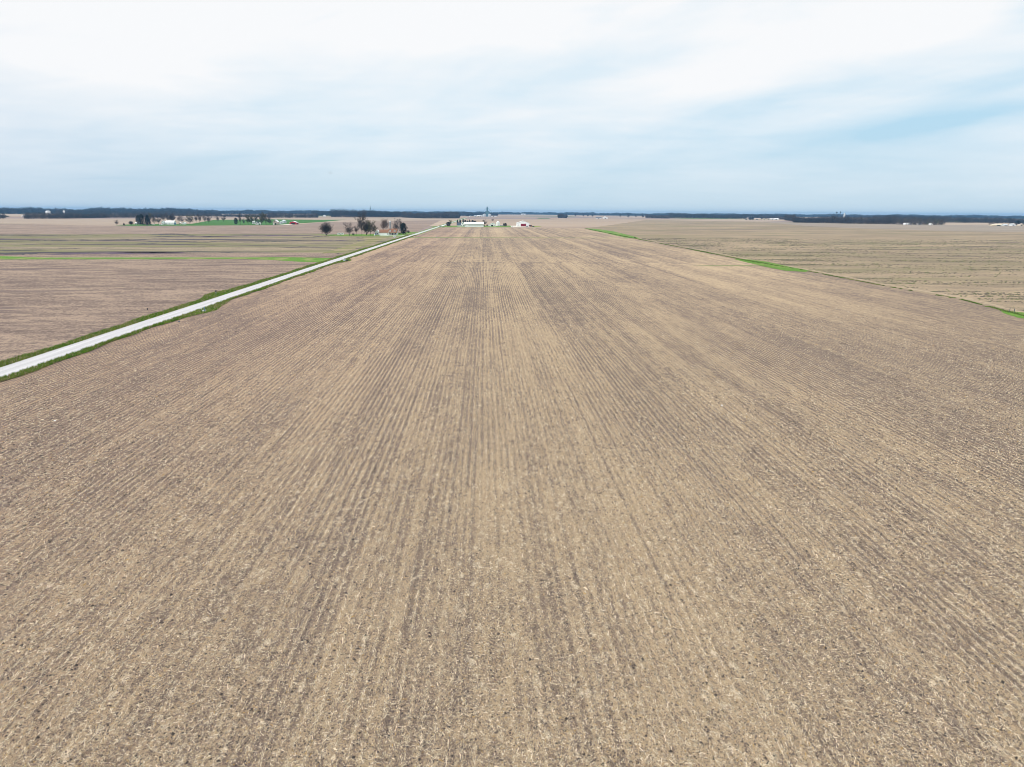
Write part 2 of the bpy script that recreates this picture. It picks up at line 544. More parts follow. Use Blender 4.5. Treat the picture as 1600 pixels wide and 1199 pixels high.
M['wet1'] = tilled_field('dark wet soil', (.055, .05, .06), (.12, .10, .10), .01, .05, green=(.10, .11, .05), greencov=.58, grain=.8, seed=91)
M['wet2'] = tilled_field('purplish wet soil', (.085, .058, .09), (.14, .10, .13), .01, .05, grain=.8, seed=95)
for a_ in [(-60, 392.0, 75, 391.6, 2.2), (-60, 396.5, 60, 397.0, 4.2), (70, 397.6, 300, 394.6, 3.0, 1), (180, 396.0, 330, 393.6, 1.6), (40, 376.6, 140, 375.2, 1.4), (-60, 377.6, 60, 377.2, 1.0), (120, 376.4, 205, 374.8, 1.0),
           (232, 366.8, 296, 366.6, 2.2), (232, 369.6, 345, 369.4, 1.6), (270, 370.8, 500, 367.6, 1.5, 1), (160, 375.8, 262, 373.6, 1.2), (200, 376.8, 330, 378.8, 1.8), (262, 379.0, 390, 377.4, 1.0), (210, 381.8, 250, 380.6, 1.3),
           (470, 371.6, 515, 369.4, 1.2), (380, 379.2, 480, 376.4, 1.0), (480, 376.8, 546, 376.4, 1.0, 1), (554, 376.8, 570, 376.4, .8, 1), (330, 395.0, 378, 394.4, 1.2), (440, 386.6, 500, 385.8, .8), (556, 372.2, 570, 371.8, .6), (100, 367.8, 160, 367.6, .8), (0, 368.6, 110, 368.2, .9), (90, 388.8, 130, 388.4, .7), (300, 385, 345, 384.6, .6), (20, 383.4, 80, 382.8, .6)]:
    wet(*a_)
sheet('farmyard_lawn', P((488, 367.2), (600, 366), (640, 363), (652, 362.5), (640, 366.4), (622, 369.8), (590, 369.6), (520, 369)), M['verge'], .13, 'green lawn around the white farmhouse', jitter=1)
sheet('mowed_edge', P((560, 371), (600, 370.2), (608, 371.6), (585, 379), (555, 389), (536, 394.5), (500, 397), (530, 388), (552, 381), (575, 375)), tilled_field('weedy roadside', (.25, .20, .14), (.40, .32, .20), .02, .03, green=(.17, .19, .05), greencov=.46, seed=80), .125, 'yellowish weeds beside the road', jitter=2)
sheet('grass_strip', [(ROADX + 4, at(640, 370.9).y), (at(975, 371.5).x, at(900, 371.6).y), (at(980, 372.4).x, at(900, 372.2).y), (ROADX + 4, at(640, 371.9).y)], M['strip'], .06, 'thin grass strip crossing the stubble field', jitter=.8)
# centre farm ground
sheet('farm_grass', P((672, 354.6), (690, 353), (700, 353), (797, 352.8), (801, 355.3), (680, 355.4)), M['verge'], .10, 'grass around the centre farm', jitter=1)
sheet('gravel_yard', P((797, 353.0), (826, 352.8), (828, 355.2), (800, 355.5)), M['gravel'], .13, 'pale gravel yard before the white machine shed', jitter=1)
sheet('lime_grass', P((831, 353.6), (846, 354.2), (842, 355.2), (830, 355.2)), M['limegrass'], .12, 'yellow green grass right of the machine shed', jitter=1)
sheet('farm_drive', P((438, 351.4), (458, 350.6), (456, 351.6), (434, 352.2)), M['gravel'], .17, 'pale farm drive before the red barn', jitter=1)
sheet('driveway', P((592, 368.1), (609, 368.1), (622, 368.6), (634, 367.8), (628, 369.8), (612, 369.6), (594, 369.0)), grass_mat('pale worn grass', (.26, .36, .22), (.36, .42, .28)), .16, 'pale driveway before the farmhouse', jitter=.5)
sheet('far_green_strip', P((838, 340.9), (856, 340.6), (860, 341.7), (842, 341.8)), M['wheat'], .14, 'small distant green patch', jitter=3)

# grass wedges and hedge bank on the right boundary
sheet('grass_waterway', P((915, 356.9), (935, 358.3), (960, 362.2), (995, 371.0), (1002, 374.5), (975, 371.2), (945, 364.2), (925, 360.2)), M['verge'], .09, 'dark green grass strip running towards the white shed', jitter=1.2)
sheet('grass_bank', P((1146, 405.2), (1170, 405.8), (1200, 409.5), (1232, 417), (1264, 423.0), (1260, 425.5), (1225, 423.2), (1195, 417.3), (1170, 411.2)), grass_mat('bright grass', (.06, .15, .012), (.12, .24, .025), (.17, .24, .05)), .09, 'bright green grass wedge on the field edge', jitter=.5)
sheet('grass_bank', P((1560, 484), (1580, 487), (1700, 498), (1760, 512), (1640, 505), (1590, 497), (1568, 490)), M['verge'], .09, 'green grass corner at the right field edge', jitter=.35)
sheet('grass_strip', P((1082, 415.6), (1110, 415.1), (1170, 415.0), (1210, 416.4), (1160, 416.4), (1100, 416.3)), M['strip'], .09, 'short thin grass line before the bright wedge', jitter=.3)


def ribbon(name, pts, widths, mat, z, label, kind='structure'):
    vs, fs = [], []
    for i, p in enumerate(pts):
        d = (pts[min(i + 1, len(pts) - 1)] - pts[max(i - 1, 0)]).normalized()
        n = Vector((-d.y, d.x, 0))
        w = widths[i]
        vs += [(p.x + n.x * w[0], p.y + n.y * w[0], z), (p.x - n.x * w[1], p.y - n.y * w[1], z)]
    fs = [(2 * i, 2 * i + 1, 2 * i + 3, 2 * i + 2) for i in range(len(pts) - 1)]
    me = bpy.data.meshes.new(name); me.from_pydata(vs, [], fs); me.materials.append(mat)
    o = bpy.data.objects.new(name, me); C.objects.link(o)
    if me.polygons[0].normal.z < 0:
        me.flip_normals()
    return tag(o, label, kind=kind)


def dens(poly, step):
    out = []
    for a, b in zip(poly[:-1], poly[1:]):
        k = max(1, int((b - a).length / step))
        out += [a.lerp(b, j / k) for j in range(k)]
    return out + [poly[-1]]


# weedy line along the whole right boundary
r2 = random.Random(3)
bp = dens(RBX[1:], 2.0)
bw = []
for i, p in enumerate(bp):
    g = .75 + .5 * math.sin(i * .11) + .35 * math.sin(i * .031 + 1)
    w = max(.05, .5 * g + r2.gauss(0, .22)) * (1 + p.y / 500)
    bw.append((w, w * .6))
ribbon('grass_margin', bp, bw, grass_mat('dull grass', (.12, .17, .04), (.24, .22, .10), (.30, .25, .15)), .07, 'thin weedy margin between the stubble field and the right field')
# pale track just right of it
tp = [p + Vector((2.6 + p.y * .006, 0, 0)) for p in bp]
ribbon('field_track', tp, [(max(.05, .8 + r2.gauss(0, .7)), max(.05, .8 + r2.gauss(0, .7))) for p in tp], plain('pale worn track', (.36, .285, .195), .95, .25, .6), .066, 'pale worn track along the right field edge')

# road and verges
endY = at(727, 340.8).y
yy = [-80]
while yy[-1] < endY: yy.append(yy[-1] + max(3, yy[-1] * .012))
cl = [Vector((roadx(v), v, 0)) for v in yy]
ribbon('road', cl, [(ROADW, ROADW)] * len(cl), M['road'], .16, 'pale gravel road running straight to the horizon')


def bulge(y, c, w, a): return a * math.exp(-((y - c) / w) ** 2)


yb = at(338, 460).y; yc = at(318, 486).y; yd = at(538, 408).y


def wl(y): return 2.0 + .4 * math.sin(y * .07) + .3 * math.sin(y * .23 + 1) + bulge(y, yb, 15, 3.4) + .0012 * max(y, 0)
def wr(y): return 1.2 + .4 * math.sin(y * .09 + 2) + .3 * math.sin(y * .31) + bulge(y, yc + 2, 14, 2.8) + bulge(y, yd, 14, 3.5) + .0012 * max(y, 0)


vl, vr = [], []
r3 = random.Random(5)
ys = []
v = -80.0
while v < endY:
    ys.append(v); v += max(.6, v * .006)
cl2 = [Vector((roadx(v), v, 0)) for v in ys]
ribbon('grass_verge', cl2, [(ROADW + wl(v) + r3.gauss(0, .22), ROADW + wr(v) + r3.gauss(0, .22)) for v in ys], M['verge'], .12, 'green grass verges on both sides of the gravel road')

# ------------------------------------------------------------------ scatter: grass tufts on the verges
def rand_basis(n, g, tilt):
    a = g.uniform(0, 2 * np.pi, n)
    return np.cos(a), np.sin(a)


g = np.random.default_rng(11)


def blades(cx, cy, z0, L, W, g, lean=.5):
    n = cx.size
    a = g.uniform(0, 2 * np.pi, n); b = g.uniform(0, 2 * np.pi, n)
    dx, dy = np.cos(a), np.sin(a)
    ln = g.uniform(.1, lean, n) * L
    V = np.zeros((n, 3, 3))
    V[:, 0] = np.stack([cx - dy * W / 2, cy + dx * W / 2, z0 + 0 * L], 1)
    V[:, 1] = np.stack([cx + dy * W / 2, cy - dx * W / 2, z0 + 0 * L], 1)
    V[:, 2] = np.stack([cx + np.cos(b) * ln, cy + np.sin(b) * ln, z0 + L], 1)
    return V


def verge_grass():
    n = 150000
    y = 70 + (900 - 70) * g.uniform(0, 1, n) ** 2.2
    side = g.uniform(0, 1, n) < .6
    wlv = np.array([wl(v) for v in y]); wrv = np.array([wr(v) for v in y])
    u = g.uniform(0, 1.12, n)
    clump = np.sin(y * 1.7 + u * 5) * np.sin(y * .53) > -.3
    rxv = np.array([roadx(v) for v in y])
    x = np.where(side, rxv - ROADW - u * wlv, rxv + ROADW + u * wrv)
    L = g.uniform(.12, .45, n) * (1 + .5 * clump)
    V = blades(x, y, np.full(n, .12), L, g.uniform(.05, .14, n) * (1 + y / 300), g)
    o = np_mesh('verge_grass', V, 3, [M['verge'], M['limegrass'], M['straw2']], (g.uniform(0, 1, n) ** 2.6 * 3).astype(int))
    tag(o, 'green grass tufts growing along the gravel road', 'grass', kind='stuff')
    # right boundary
    n = 40000
    bx = np.array([p.x for p in bp]); by = np.array([p.y for p in bp]); bww = np.array([w[0] for w in bw])
    k = (g.uniform(0, 1, n) ** 1.6 * (len(bp) - 2)).astype(int)
    x = bx[k] + g.normal(0, 1, n) * bww[k] * .6; y = by[k] + g.uniform(-1, 1, n)
    keep = bww[k] > .25
    x, y = x[keep], y[keep]; n = x.size
    V = blades(x, y, np.full(n, .06), g.uniform(.1, .4, n), g.uniform(.05, .14, n) * (1 + y / 300), g)
    o = np_mesh('margin_grass', V, 3, [M['verge'], M['bud'], M['needle2']], (g.uniform(0, 1, n) ** 2 * 3).astype(int))
    tag(o, 'grass and weeds growing on the right field margin', 'grass', kind='stuff')


verge_grass()

# ------------------------------------------------------------------ scatter: crop residue and clods near the camera
def field_points(n, y0, y1, pw):
    """more points near the camera, spread across what the camera can see plus a margin"""
    u = g.uniform(0, 1, n)
    a = 1 - pw
    y = (y0 ** a + u * (y1 ** a - y0 ** a)) ** (1 / a)
    half = .80 * np.sqrt(y * y + H * H) + 3
    x = g.uniform(-1, 1, n) * half + y * .04
    fade = np.clip((y1 - y) / (y1 - 70), 0, 1)
    keep = (x > ROADX + ROADW + 7.5) & (x < 128 + y * .02) & (g.uniform(0, 1, n) < fade)
    return x[keep], y[keep]


def straws(n):
    x, y = field_points(n, 13, 300, .8)
    n = x.size
    onrow = g.uniform(0, 1, n) < .30 + .25 * np.sin(x * .31 + 1) * np.sin(y * .11)
    xr = np.round(x / .76) * .76 + .19 + g.normal(0, .055, n)
    x = np.where(onrow, xr, x)
    d = np.sqrt(x * x + y * y + H * H)
    grow = np.clip(d / 50, 1, 2.2)
    a = np.where(onrow, g.normal(np.pi / 2, .45, n), g.uniform(0, 2 * np.pi, n))
    L = g.gamma(3, .038, n) + .05
    L = np.minimum(L, .7)
    W = g.uniform(.010, .034, n) * grow
    dx, dy = np.cos(a), np.sin(a)
    tilt = np.abs(g.normal(0, .12, n))
    tilt = np.where(g.uniform(0, 1, n) < .12, g.uniform(.5, 1.2, n), tilt)      # a few stand up
    z0 = .034 + g.uniform(0, .025, n)
    ca, sa = np.cos(tilt), np.sin(tilt)
    rollz = g.normal(0, .5, n) * W
    V = np.zeros((n, 4, 3))
    for k, (s, t) in enumerate(((0, -1), (1, -1), (1, 1), (0, 1))):
        V[:, k, 0] = x + dx * L * ca * s - dy * W * .5 * t
        V[:, k, 1] = y + dy * L * ca * s + dx * W * .5 * t
        V[:, k, 2] = z0 + sa * L * s + rollz * .5 * (t + 1)
    r = g.uniform(0, 1, n)
    mi = np.where(r < .42, 0, np.where(r < .76, 1, np.where(r < .975, 2, 3)))
    o = np_mesh('corn_residue', V, 4, [M['straw1'], M['straw2'], M['straw3'], M['straw4']], mi)
    tag(o, 'loose corn straw and husks littering the stubble field', 'straw', kind='stuff')


def clods(n):
    x, y = field_points(n, 13, 300, .8)
    n = x.size
    d = np.sqrt(x * x + y * y + H * H)
    s = np.exp(g.normal(-3.45, .45, n)) * np.clip(d / 60, 1, 2.0)
    s = np.minimum(s, .13)
    base = np.array([(1, 0, 0), (0, 1, 0), (-1, 0, 0), (0, -1, 0), (0, 0, .8), (.3, .2, -.3)])
    F8 = np.array([(0, 1, 4), (1, 2, 4), (2, 3, 4), (3, 0, 4)])
    a = g.uniform(0, 2 * np.pi, n); ca, sa = np.cos(a), np.sin(a)
    V = np.zeros((n, 5, 3))
    for k in range(5):
        j = g.uniform(.65, 1.35, (n, 3))
        bx_, by_, bz_ = base[k]
        X = bx_ * j[:, 0] * s; Y = by_ * j[:, 1] * s; Z = bz_ * j[:, 2] * s
        if k == 4:
            X = X + g.normal(0, .3, n) * s; Y = Y + g.normal(0, .3, n) * s
        V[:, k, 0] = x + ca * X - sa * Y; V[:, k, 1] = y + sa * X + ca * Y; V[:, k, 2] = .028 + Z
    Fc = (F8[None] + (np.arange(n) * 5)[:, None, None]).reshape(-1, 3)
    r = g.uniform(0, 1, n)
    mi = np.repeat(np.where(r < .38, 0, np.where(r < .86, 1, 2)), 4)
    o = np_mesh('soil_clods', V, 3, [M['clod1'], M['clod2'], M['clod3']], mi, Fc)
    tag(o, 'small clods of dry soil between the stubble rows', 'soil', kind='stuff')


straws(950000)
clods(520000)


# tussocks in the right hand field
def tussocks(n):
    y = 150 + 700 * g.uniform(0, 1, n) ** 1.3
    ry = np.array([p.y for p in RBX]); rx = np.array([p.x for p in RBX])
    x0 = np.interp(y, ry, rx) + 6
    x = x0 + g.uniform(0, 1, n) ** 1.3 * (y * .9 + 60)
    from mathutils import noise as mn
    row = np.array([mn.fractal(Vector((a * .018, b * .055, 0)), 1.0, 2.1, 5) for a, b in zip(x, y)])
    row = row + .35 * np.sin(y * .8 + x * .05) 
    keep = row + g.normal(0, .28, n) > .52
    x, y = x[keep], y[keep]; n = x.size
    V = np.zeros((n, 5, 3)); s = g.uniform(.10, .30, n) * (1 + y / 600)
    for k, (a, b, c) in enumerate(((1, 0, 0), (0, 1, 0), (-1, 0, 0), (0, -1, 0), (0, 0, .7))):
        j = g.uniform(.6, 1.4, (n, 3))
        V[:, k] = np.stack([x + a * j[:, 0] * s * 1.6, y + b * j[:, 1] * s, .045 + c * j[:, 2] * s], 1)
    Fc = (np.array([(0, 1, 4), (1, 2, 4), (2, 3, 4), (3, 0, 4)])[None] + (np.arange(n) * 5)[:, None, None]).reshape(-1, 3)
    mi = np.repeat((g.uniform(0, 1, n) ** 1.3 * 3).astype(int), 4)
    mm = [plain('dark weed', (.11, .095, .07), .95, .3, 1), plain('olive weed', (.13, .14, .06), .95, .3, 1), plain('wet soil lump', (.12, .10, .085), .95, .2, 1)]
    o = np_mesh('field_tussocks', V, 3, mm, mi, Fc)
    tag(o, 'small dark tussocks in lines across the right field', 'weeds', kind='stuff')


tussocks(190000)


# ------------------------------------------------------------------ trees
def limb_tree(seed, kind):
    """unit-height tree: returns (trunk MB, crown MB)"""
    r = random.Random(seed)
    tr, cr = MB(), MB()
    cr.raw = True
    HT = 18.0
    twn = [0]

    def twig(p, d, L, w, mi):
        q = Vector((r.gauss(0, 1), r.gauss(0, 1), r.gauss(0, 1))).cross(d).normalized() * w
        e = p + d * L
        cr.face([p - q, p + q, e + q * .3], mi)

    def grow(p, d, L, rad, lvl):
        segs = 3 if lvl < 2 else 2
        for s in range(segs):
            nd = (d + Vector((r.gauss(0, .16), r.gauss(0, .16), r.gauss(0, .10) + .05))).normalized()
            q = p + nd * L / segs
            r2_ = rad * (1 - .5 * (s + 1) / segs)
            (tr if lvl == 0 else cr).tube(p, q, rad * (1 - .5 * s / segs), r2_, 6 if lvl == 0 else 4 if lvl == 1 else 3, 0, False)
            if True:
                nb = {0: 4 if s else 3, 1: 3, 2: 3, 3: 0}[lvl]
                for _ in range(nb):
                    az = r.uniform(0, 2 * math.pi); sp = r.uniform(.5, 1.05)
                    side = Vector((math.cos(az), math.sin(az), r.uniform(-.1, .35)))
                    bd = (nd * math.cos(sp) + side * math.sin(sp)).normalized()
                    if lvl < 2:
                        grow(q, bd, L * r.uniform(.5, .72), r2_ * .55, lvl + 1)
                    else:
                        for _ in range(3):
                            tw = (bd + Vector((r.gauss(0, .35), r.gauss(0, .35), r.gauss(0, .3) + .15))).normalized()
                            twig(q, tw, r.uniform(1.0, 2.4), r.uniform(.07, .15), 0)
                            if kind in ('bud', 'leafy') :
                                for _ in range(4 if kind == 'bud' else 9):
                                    c = q + tw * r.uniform(.2, 1.5) + Vector((r.gauss(0, .25),) * 1 + (r.gauss(0, .25), r.gauss(0, .25)))
                                    a = Vector((r.gauss(0, 1), r.gauss(0, 1), r.gauss(0, 1))).normalized() * r.uniform(.12, .26)
                                    b = a.cross(Vector((r.gauss(0, 1), r.gauss(0, 1), r.gauss(0, 1)))).normalized() * a.length
                                    cr.face([c - a, c + b, c + a], 1)
            p, d = q, nd
        if lvl >= 1:
            for _ in range(5):
                tw = (d + Vector((r.gauss(0, .4), r.gauss(0, .4), r.gauss(0, .3)))).normalized()
                twig(p, tw, r.uniform(.8, 1.8), r.uniform(.07, .15), 0)

    fill_twigs(cr, r, 1100 if kind != 'leafy' else 500, 11.5 + r.uniform(-1, 1), r.uniform(4.8, 6.4), r.uniform(5.4, 7), 2.2, .075)
    n0 = {'low': 3}.get(kind, 1)
    for k in range(n0):
        a = k * 2.1
        lean = .25 if n0 > 1 else .03
        grow(Vector((math.cos(a) * .3 * (n0 > 1), math.sin(a) * .3 * (n0 > 1), 0)), Vector((math.cos(a) * lean, math.sin(a) * lean, 1)).normalized(), HT * (.78 if n0 == 1 else .6), .34 if n0 == 1 else .2, 0)
    return tr, cr


def fill_twigs(cr, r, n, c0, rx, rz, L0, w0):
    for _ in range(n):
        v = Vector((r.gauss(0, 1), r.gauss(0, 1), r.gauss(0, 1))).normalized() * (r.random() ** .42)
        k = 1 + .26 * math.sin(v.x * 6 + v.z * 5) + .2 * math.sin(v.y * 9 + 1 + v.z * 6)
        c = Vector((v.x * rx * k, v.y * rx * k, c0 + v.z * rz * k))
        d = (Vector((v.x, v.y, abs(v.z) * .6 + .5)) + Vector((r.gauss(0, .5), r.gauss(0, .5), r.gauss(0, .4)))).normalized()
        q = Vector((r.gauss(0, 1), r.gauss(0, 1), r.gauss(0, 1))).cross(d).normalized() * w0 * r.uniform(.6, 1.4)
        L = L0 * r.uniform(.6, 1.3)
        cr.face([c - q, c + q, c + d * L], 0)


def dome(seed, kind):
    r = random.Random(seed)
    tr, cr = MB(), MB()
    cr.raw = True
    for k in range(5):
        a = k * 1.256 + r.uniform(-.3, .3)
        p0 = Vector((math.cos(a) * .4, math.sin(a) * .4, 0)); p1 = Vector((math.cos(a) * 1.4, math.sin(a) * 1.4, 5)); p2 = Vector((math.cos(a) * 3.4, math.sin(a) * 3.4, 11))
        tr.tube(p0, p1, .26, .18, 6); tr.tube(p1, p2, .18, .05, 5)
    fill_twigs(cr, r, 3600, 10.2, 7.4, 7.4, 1.7, .10)
    fill_twigs(cr, r, 1500, 8.2, 6.6, 5.2, 1.7, .13)
    return tr, cr


def conifer(seed, kind):
    r = random.Random(seed)
    tr, cr = MB(), MB()
    cr.raw = True
    tr.tube((0, 0, 0), (0, 0, 17.2), .3, .04, 6)
    n = 2600
    for _ in range(n):
        t = r.random() ** .8
        z = 1.0 + t * 17
        if kind == 'cone': R0 = 4.3 * (1 - t) ** .8 + .15
        elif kind == 'round': R0 = 4.4 * math.sqrt(max(.02, 1 - (2 * t - .9) ** 2 / 1.25))
        else: R0 = 3.4 * (1 - t ** 2.5) ** .6 + .2
        R0 *= 1 + .18 * math.sin(z * 3.1 + seed) + .12 * math.sin(z * 1.3)
        az = r.uniform(0, 2 * math.pi)
        R0 *= 1 + .22 * math.sin(az * 3 + z * .8)
        rr = R0 * math.sqrt(r.uniform(.25, 1))
        c = Vector((math.cos(az) * rr, math.sin(az) * rr, z + r.gauss(0, .2)))
        o = Vector((math.cos(az), math.sin(az), -.25 + r.gauss(0, .2))).normalized()
        s = Vector((-math.sin(az), math.cos(az), r.gauss(0, .3))).normalized()
        L = r.uniform(.5, 1.1); w = r.uniform(.2, .5)
        cr.face([c - o * L * .5 - s * w, c - o * L * .5 + s * w, c + o * L], 0)
        if r.random() < .5:
            cr.face([c - s * w, c + Vector((0, 0, w * 1.3)), c + s * w], 0)
    return tr, cr


def shrub(seed, kind):
    r = random.Random(seed)
    tr, cr = MB(), MB()
    cr.raw = True
    for k in range(6):
        a = r.uniform(0, 6.28)
        tr.tube((0, 0, 0), (math.cos(a) * 3, math.sin(a) * 3, 9), .25, .06, 5)
    for _ in range(1500):
        v = Vector((r.gauss(0, 1), r.gauss(0, 1), r.gauss(0, 1))).normalized() * (r.random() ** .45)
        c = Vector((v.x * 7.5, v.y * 7.5, 9 + v.z * 8.6))
        if c.z < 3: c.z = 3 * r.random()
        c *= 1 + .1 * math.sin(v.x * 5 + v.z * 7)
        a = Vector((r.gauss(0, 1), r.gauss(0, 1), r.gauss(0, 1))).normalized() * r.uniform(.4, 1.1)
        b = a.cross(Vector((r.gauss(0, 1), r.gauss(0, 1), r.gauss(0, 1)))).normalized() * a.length * .45
        cr.face([c - a, c + b, c + a], 0)
    return tr, cr


PROTO = {}
SPEC = {  # kind: (builder, arg, seeds, bark, crown materials, base width at 18 m)
    'bare': (limb_tree, 'bare', (1, 2, 3, 4), 'darkbark', ['twig'], 15),
    'pale': (limb_tree, 'bare', (5, 6), 'palebark', ['bark'], 15),
    'russet': (limb_tree, 'bare', (7,), 'bark', ['browntwig'], 15),
    'low': (dome, '', (8, 9), 'darkbark', ['twig'], 15),
    'bud': (limb_tree, 'bud', (10, 11), 'darkbark', ['twig', 'bud'], 15),
    'leafy': (limb_tree, 'leafy', (12,), 'darkbark', ['bark', 'leafgreen'], 15),
    'cone': (conifer, 'cone', (13, 14), 'darkbark', ['needle'], 8.5),
    'round': (conifer, 'round', (15, 16), 'darkbark', ['needle'], 8.5),
    'column': (conifer, 'column', (17,), 'darkbark', ['needle2'], 7),
    'shrub': (shrub, '', (18, 19), 'darkbark', ['needle2'], 15),
    'greyshrub': (shrub, '', (20,), 'darkbark', ['twig'], 15),
}
cnt = {}


def proto(kind, seed):
    if (kind, seed) not in PROTO:
        fn, arg, _, bark, cm, w = SPEC[kind]
        a, b = fn(seed, arg)
        ta = a.build('trunk', M[bark]); cb = b.build('crown', [M[c] for c in cm])
        zs = max(v[2] for v in b.v); ws = sorted(abs(v[0]) for v in b.v)[int(len(b.v) * .985)] * 2
        C.objects.unlink(ta); C.objects.unlink(cb)
        PROTO[(kind, seed)] = (ta, cb, zs, ws)
    return PROTO[(kind, seed)]


def tree(px, base, top, wpx, kind, label, group=None, cat='tree', name=None, loc=None):
    seeds = SPEC[kind][2]
    cnt[kind] = cnt.get(kind, -1) + 1
    ta, cb, zs, ws = proto(kind, seeds[cnt[kind] % len(seeds)])
    s = ppm(px, base)
    h = (base - top) / s; w = wpx / s
    nm = name or {'bare': 'bare_tree', 'pale': 'bare_tree', 'russet': 'bare_tree', 'low': 'bare_tree', 'bud': 'budding_tree', 'leafy': 'leafy_tree',
                  'cone': 'conifer', 'round': 'evergreen_tree', 'column': 'evergreen_tree', 'shrub': 'shrub', 'greyshrub': 'shrub'}[kind]
    if cat == 'tree' and 'shrub' in nm: cat = 'shrub'
    p = at(px, base)
    e = empty(nm, (p.x, p.y, 0.1), label, cat, group, rz=rng.uniform(0, 6.28))
    e.scale = (w / ws, w / ws, h / zs)
    for src, nm2 in ((ta, 'trunk'), (cb, 'crown')):
        o = src.copy(); o.name = nm2; C.objects.link(o); o.parent = e
    return e


G1 = 'trees around the white farmhouse'
tree(510, 368.2, 347, 19, 'low', 'dense dark many-stemmed tree standing alone at the left end of the farmhouse lawn', G1)
tree(511, 366.2, 346, 9, 'pale', 'thin pale tree top rising behind the dark many-stemmed tree', G1)
tree(546, 368.6, 346.5, 15, 'bare', 'bare spreading tree just right of the white camper trailer', G1)
tree(557, 367.6, 350.5, 9, 'bare', 'small bare tree between the spreading tree and the tallest tree', G1)
tree(565.5, 368.4, 327.5, 17, 'bare', 'tallest bare tree on the farmhouse lawn, reaching above the horizon', G1)
tree(573, 367.6, 342.5, 13, 'low', 'bare many-stemmed tree between the tallest tree and the budding one', G1)
tree(579.5, 367.6, 341.5, 18, 'bud', 'greenish budding tree left of the farmhouse garage', G1)
tree(584, 366.5, 350, 8, 'bare', 'small bare tree touching the left gable of the farmhouse', G1)
tree(599, 362.8, 340.3, 13, 'russet', 'russet topped tree behind the brown garage roof', G1)
tree(603, 362.4, 342.5, 11, 'pale', 'pale bare tree behind the right end of the garage roof', G1)
tree(619.5, 363.8, 341.2, 12, 'bare', 'grey bare tree behind the right end of the farmhouse', G1)
tree(627.5, 363.6, 342, 11, 'pale', 'pale bare tree rising over the dark evergreen beside the road', G1)
tree(630.5, 366.6, 349, 12, 'round', 'dark evergreen between farmhouse and road', G1)
tree(638, 364.6, 359.6, 5, 'shrub', 'small dark bush on the right side of the evergreen by the road', G1)
tree(552, 368, 364.6, 4, 'shrub', 'small dark bush under the bare trees right of the camper trailer')
tree(588, 363.8, 360.0, 5, 'shrub', 'dark bush above the left gable of the farmhouse')
tree(624.5, 366.6, 363.8, 4, 'shrub', 'low dark bush at the right corner of the farmhouse')

G2 = 'trees around the left farm'
tree(183, 353.2, 343.0, 6.5, 'bare', 'lone flat-topped tree left of the green field edge', G2)
tree(194, 352.8, 348.6, 3.2, 'cone', 'small dark cone-shaped tree on the green edge', G2)
tree(205, 352.0, 345.0, 6.5, 'low', 'small round bare tree left of the low white shed', G2)
tree(214, 348.5, 340, 7, 'bare', 'grey bare tree behind the low white shed', G2)
tree(217, 351.2, 336.5, 7, 'round', 'dark evergreen behind the right end of the low white shed', G2)
tree(222, 352.2, 335.2, 9, 'round', 'broad dark evergreen, left of the two largest on the left farm', G2)
tree(231, 352.6, 336, 11, 'cone', 'largest dark cone-shaped evergreen on the left farm', G2)
tree(234, 349, 331.8, 7, 'bud', 'tall budding tree behind the largest cone-shaped evergreen', G2)
tree(242, 351.8, 335.4, 9, 'bare', 'dark bare tree right of the largest cone-shaped evergreen', G2)
tree(247.5, 350.8, 336, 8, 'bare', 'bare tree left of the small white house on the left farm', G2)
tree(255.5, 347.8, 333.4, 8, 'bare', 'bare tree behind the small white house on the left farm', G2)
tree(262.5, 347.2, 332.6, 8, 'bare', 'bare tree behind the left end of the long white shed', G2)
tree(269, 347.0, 332.8, 10, 'low', 'thick dark tree behind the right end of the long white shed', G2)
tree(279.5, 348.8, 335, 8, 'bare', 'bare tree right of the long white shed', G2)
tree(284.5, 348.4, 338, 6, 'bare', 'small bare tree behind the pale parked trailers', G2)
tree(296.5, 350.8, 334.3, 13, 'bud', 'broad olive tree with a thick trunk right of the pale sheds', G2)
tree(307, 349.6, 334, 7, 'bare', 'bare tree right of the broad olive tree', G2)
tree(312.5, 349.4, 333, 7, 'bare', 'dark bare tree, second to the right of the broad olive tree', G2)
tree(321, 349.4, 333.6, 7, 'bare', 'bare tree, left one of a close pair on the green field', G2)
tree(326.5, 349.6, 333.2, 8, 'bare', 'bare tree, right one of a close pair on the green field', G2)
tree(340.5, 348, 337, 6, 'pale', 'thin bare tree standing alone on the green field', G2)
tree(349.5, 347.2, 336.5, 8, 'bare', 'bare tree in the green field left of the budding trees', G2)
G3 = 'trees around the red barn farm'
tree(369, 351.2, 340.6, 6, 'round', 'dark evergreen at the left end of the budding trees', G3)
tree(375.8, 352, 331.5, 5.5, 'bare', 'tall narrow bare tree right of the dark evergreen', G3)
tree(381.5, 351.6, 340.5, 5, 'bare', 'short bare tree beside the tall narrow tree', G3)
tree(388, 351.6, 335.5, 10, 'bud', 'olive budding tree, leftmost of the leafing row', G3)
tree(394.5, 351.6, 334.8, 10, 'bud', 'olive budding tree left of the small white house by the red barn', G3)
tree(400, 349.6, 336, 9, 'bud', 'budding tree behind the small white house by the red barn', G3)
tree(408.5, 351.8, 335.4, 10, 'bud', 'budding tree right of the small white house by the red barn', G3)
tree(416, 351.8, 331.5, 17, 'bud', 'largest olive budding tree left of the beige barn', G3)
tree(422, 351.6, 338.5, 7, 'bare', 'small bare tree touching the beige barn', G3)
G4 = 'trees around the centre farm'
tree(700.6, 354, 347.2, 7.5, 'round', 'dark round evergreen left of the white gabled house', G4)
tree(702.8, 352.2, 343.2, 7, 'leafy', 'yellow green leafy tree above the dark round evergreen', G4)
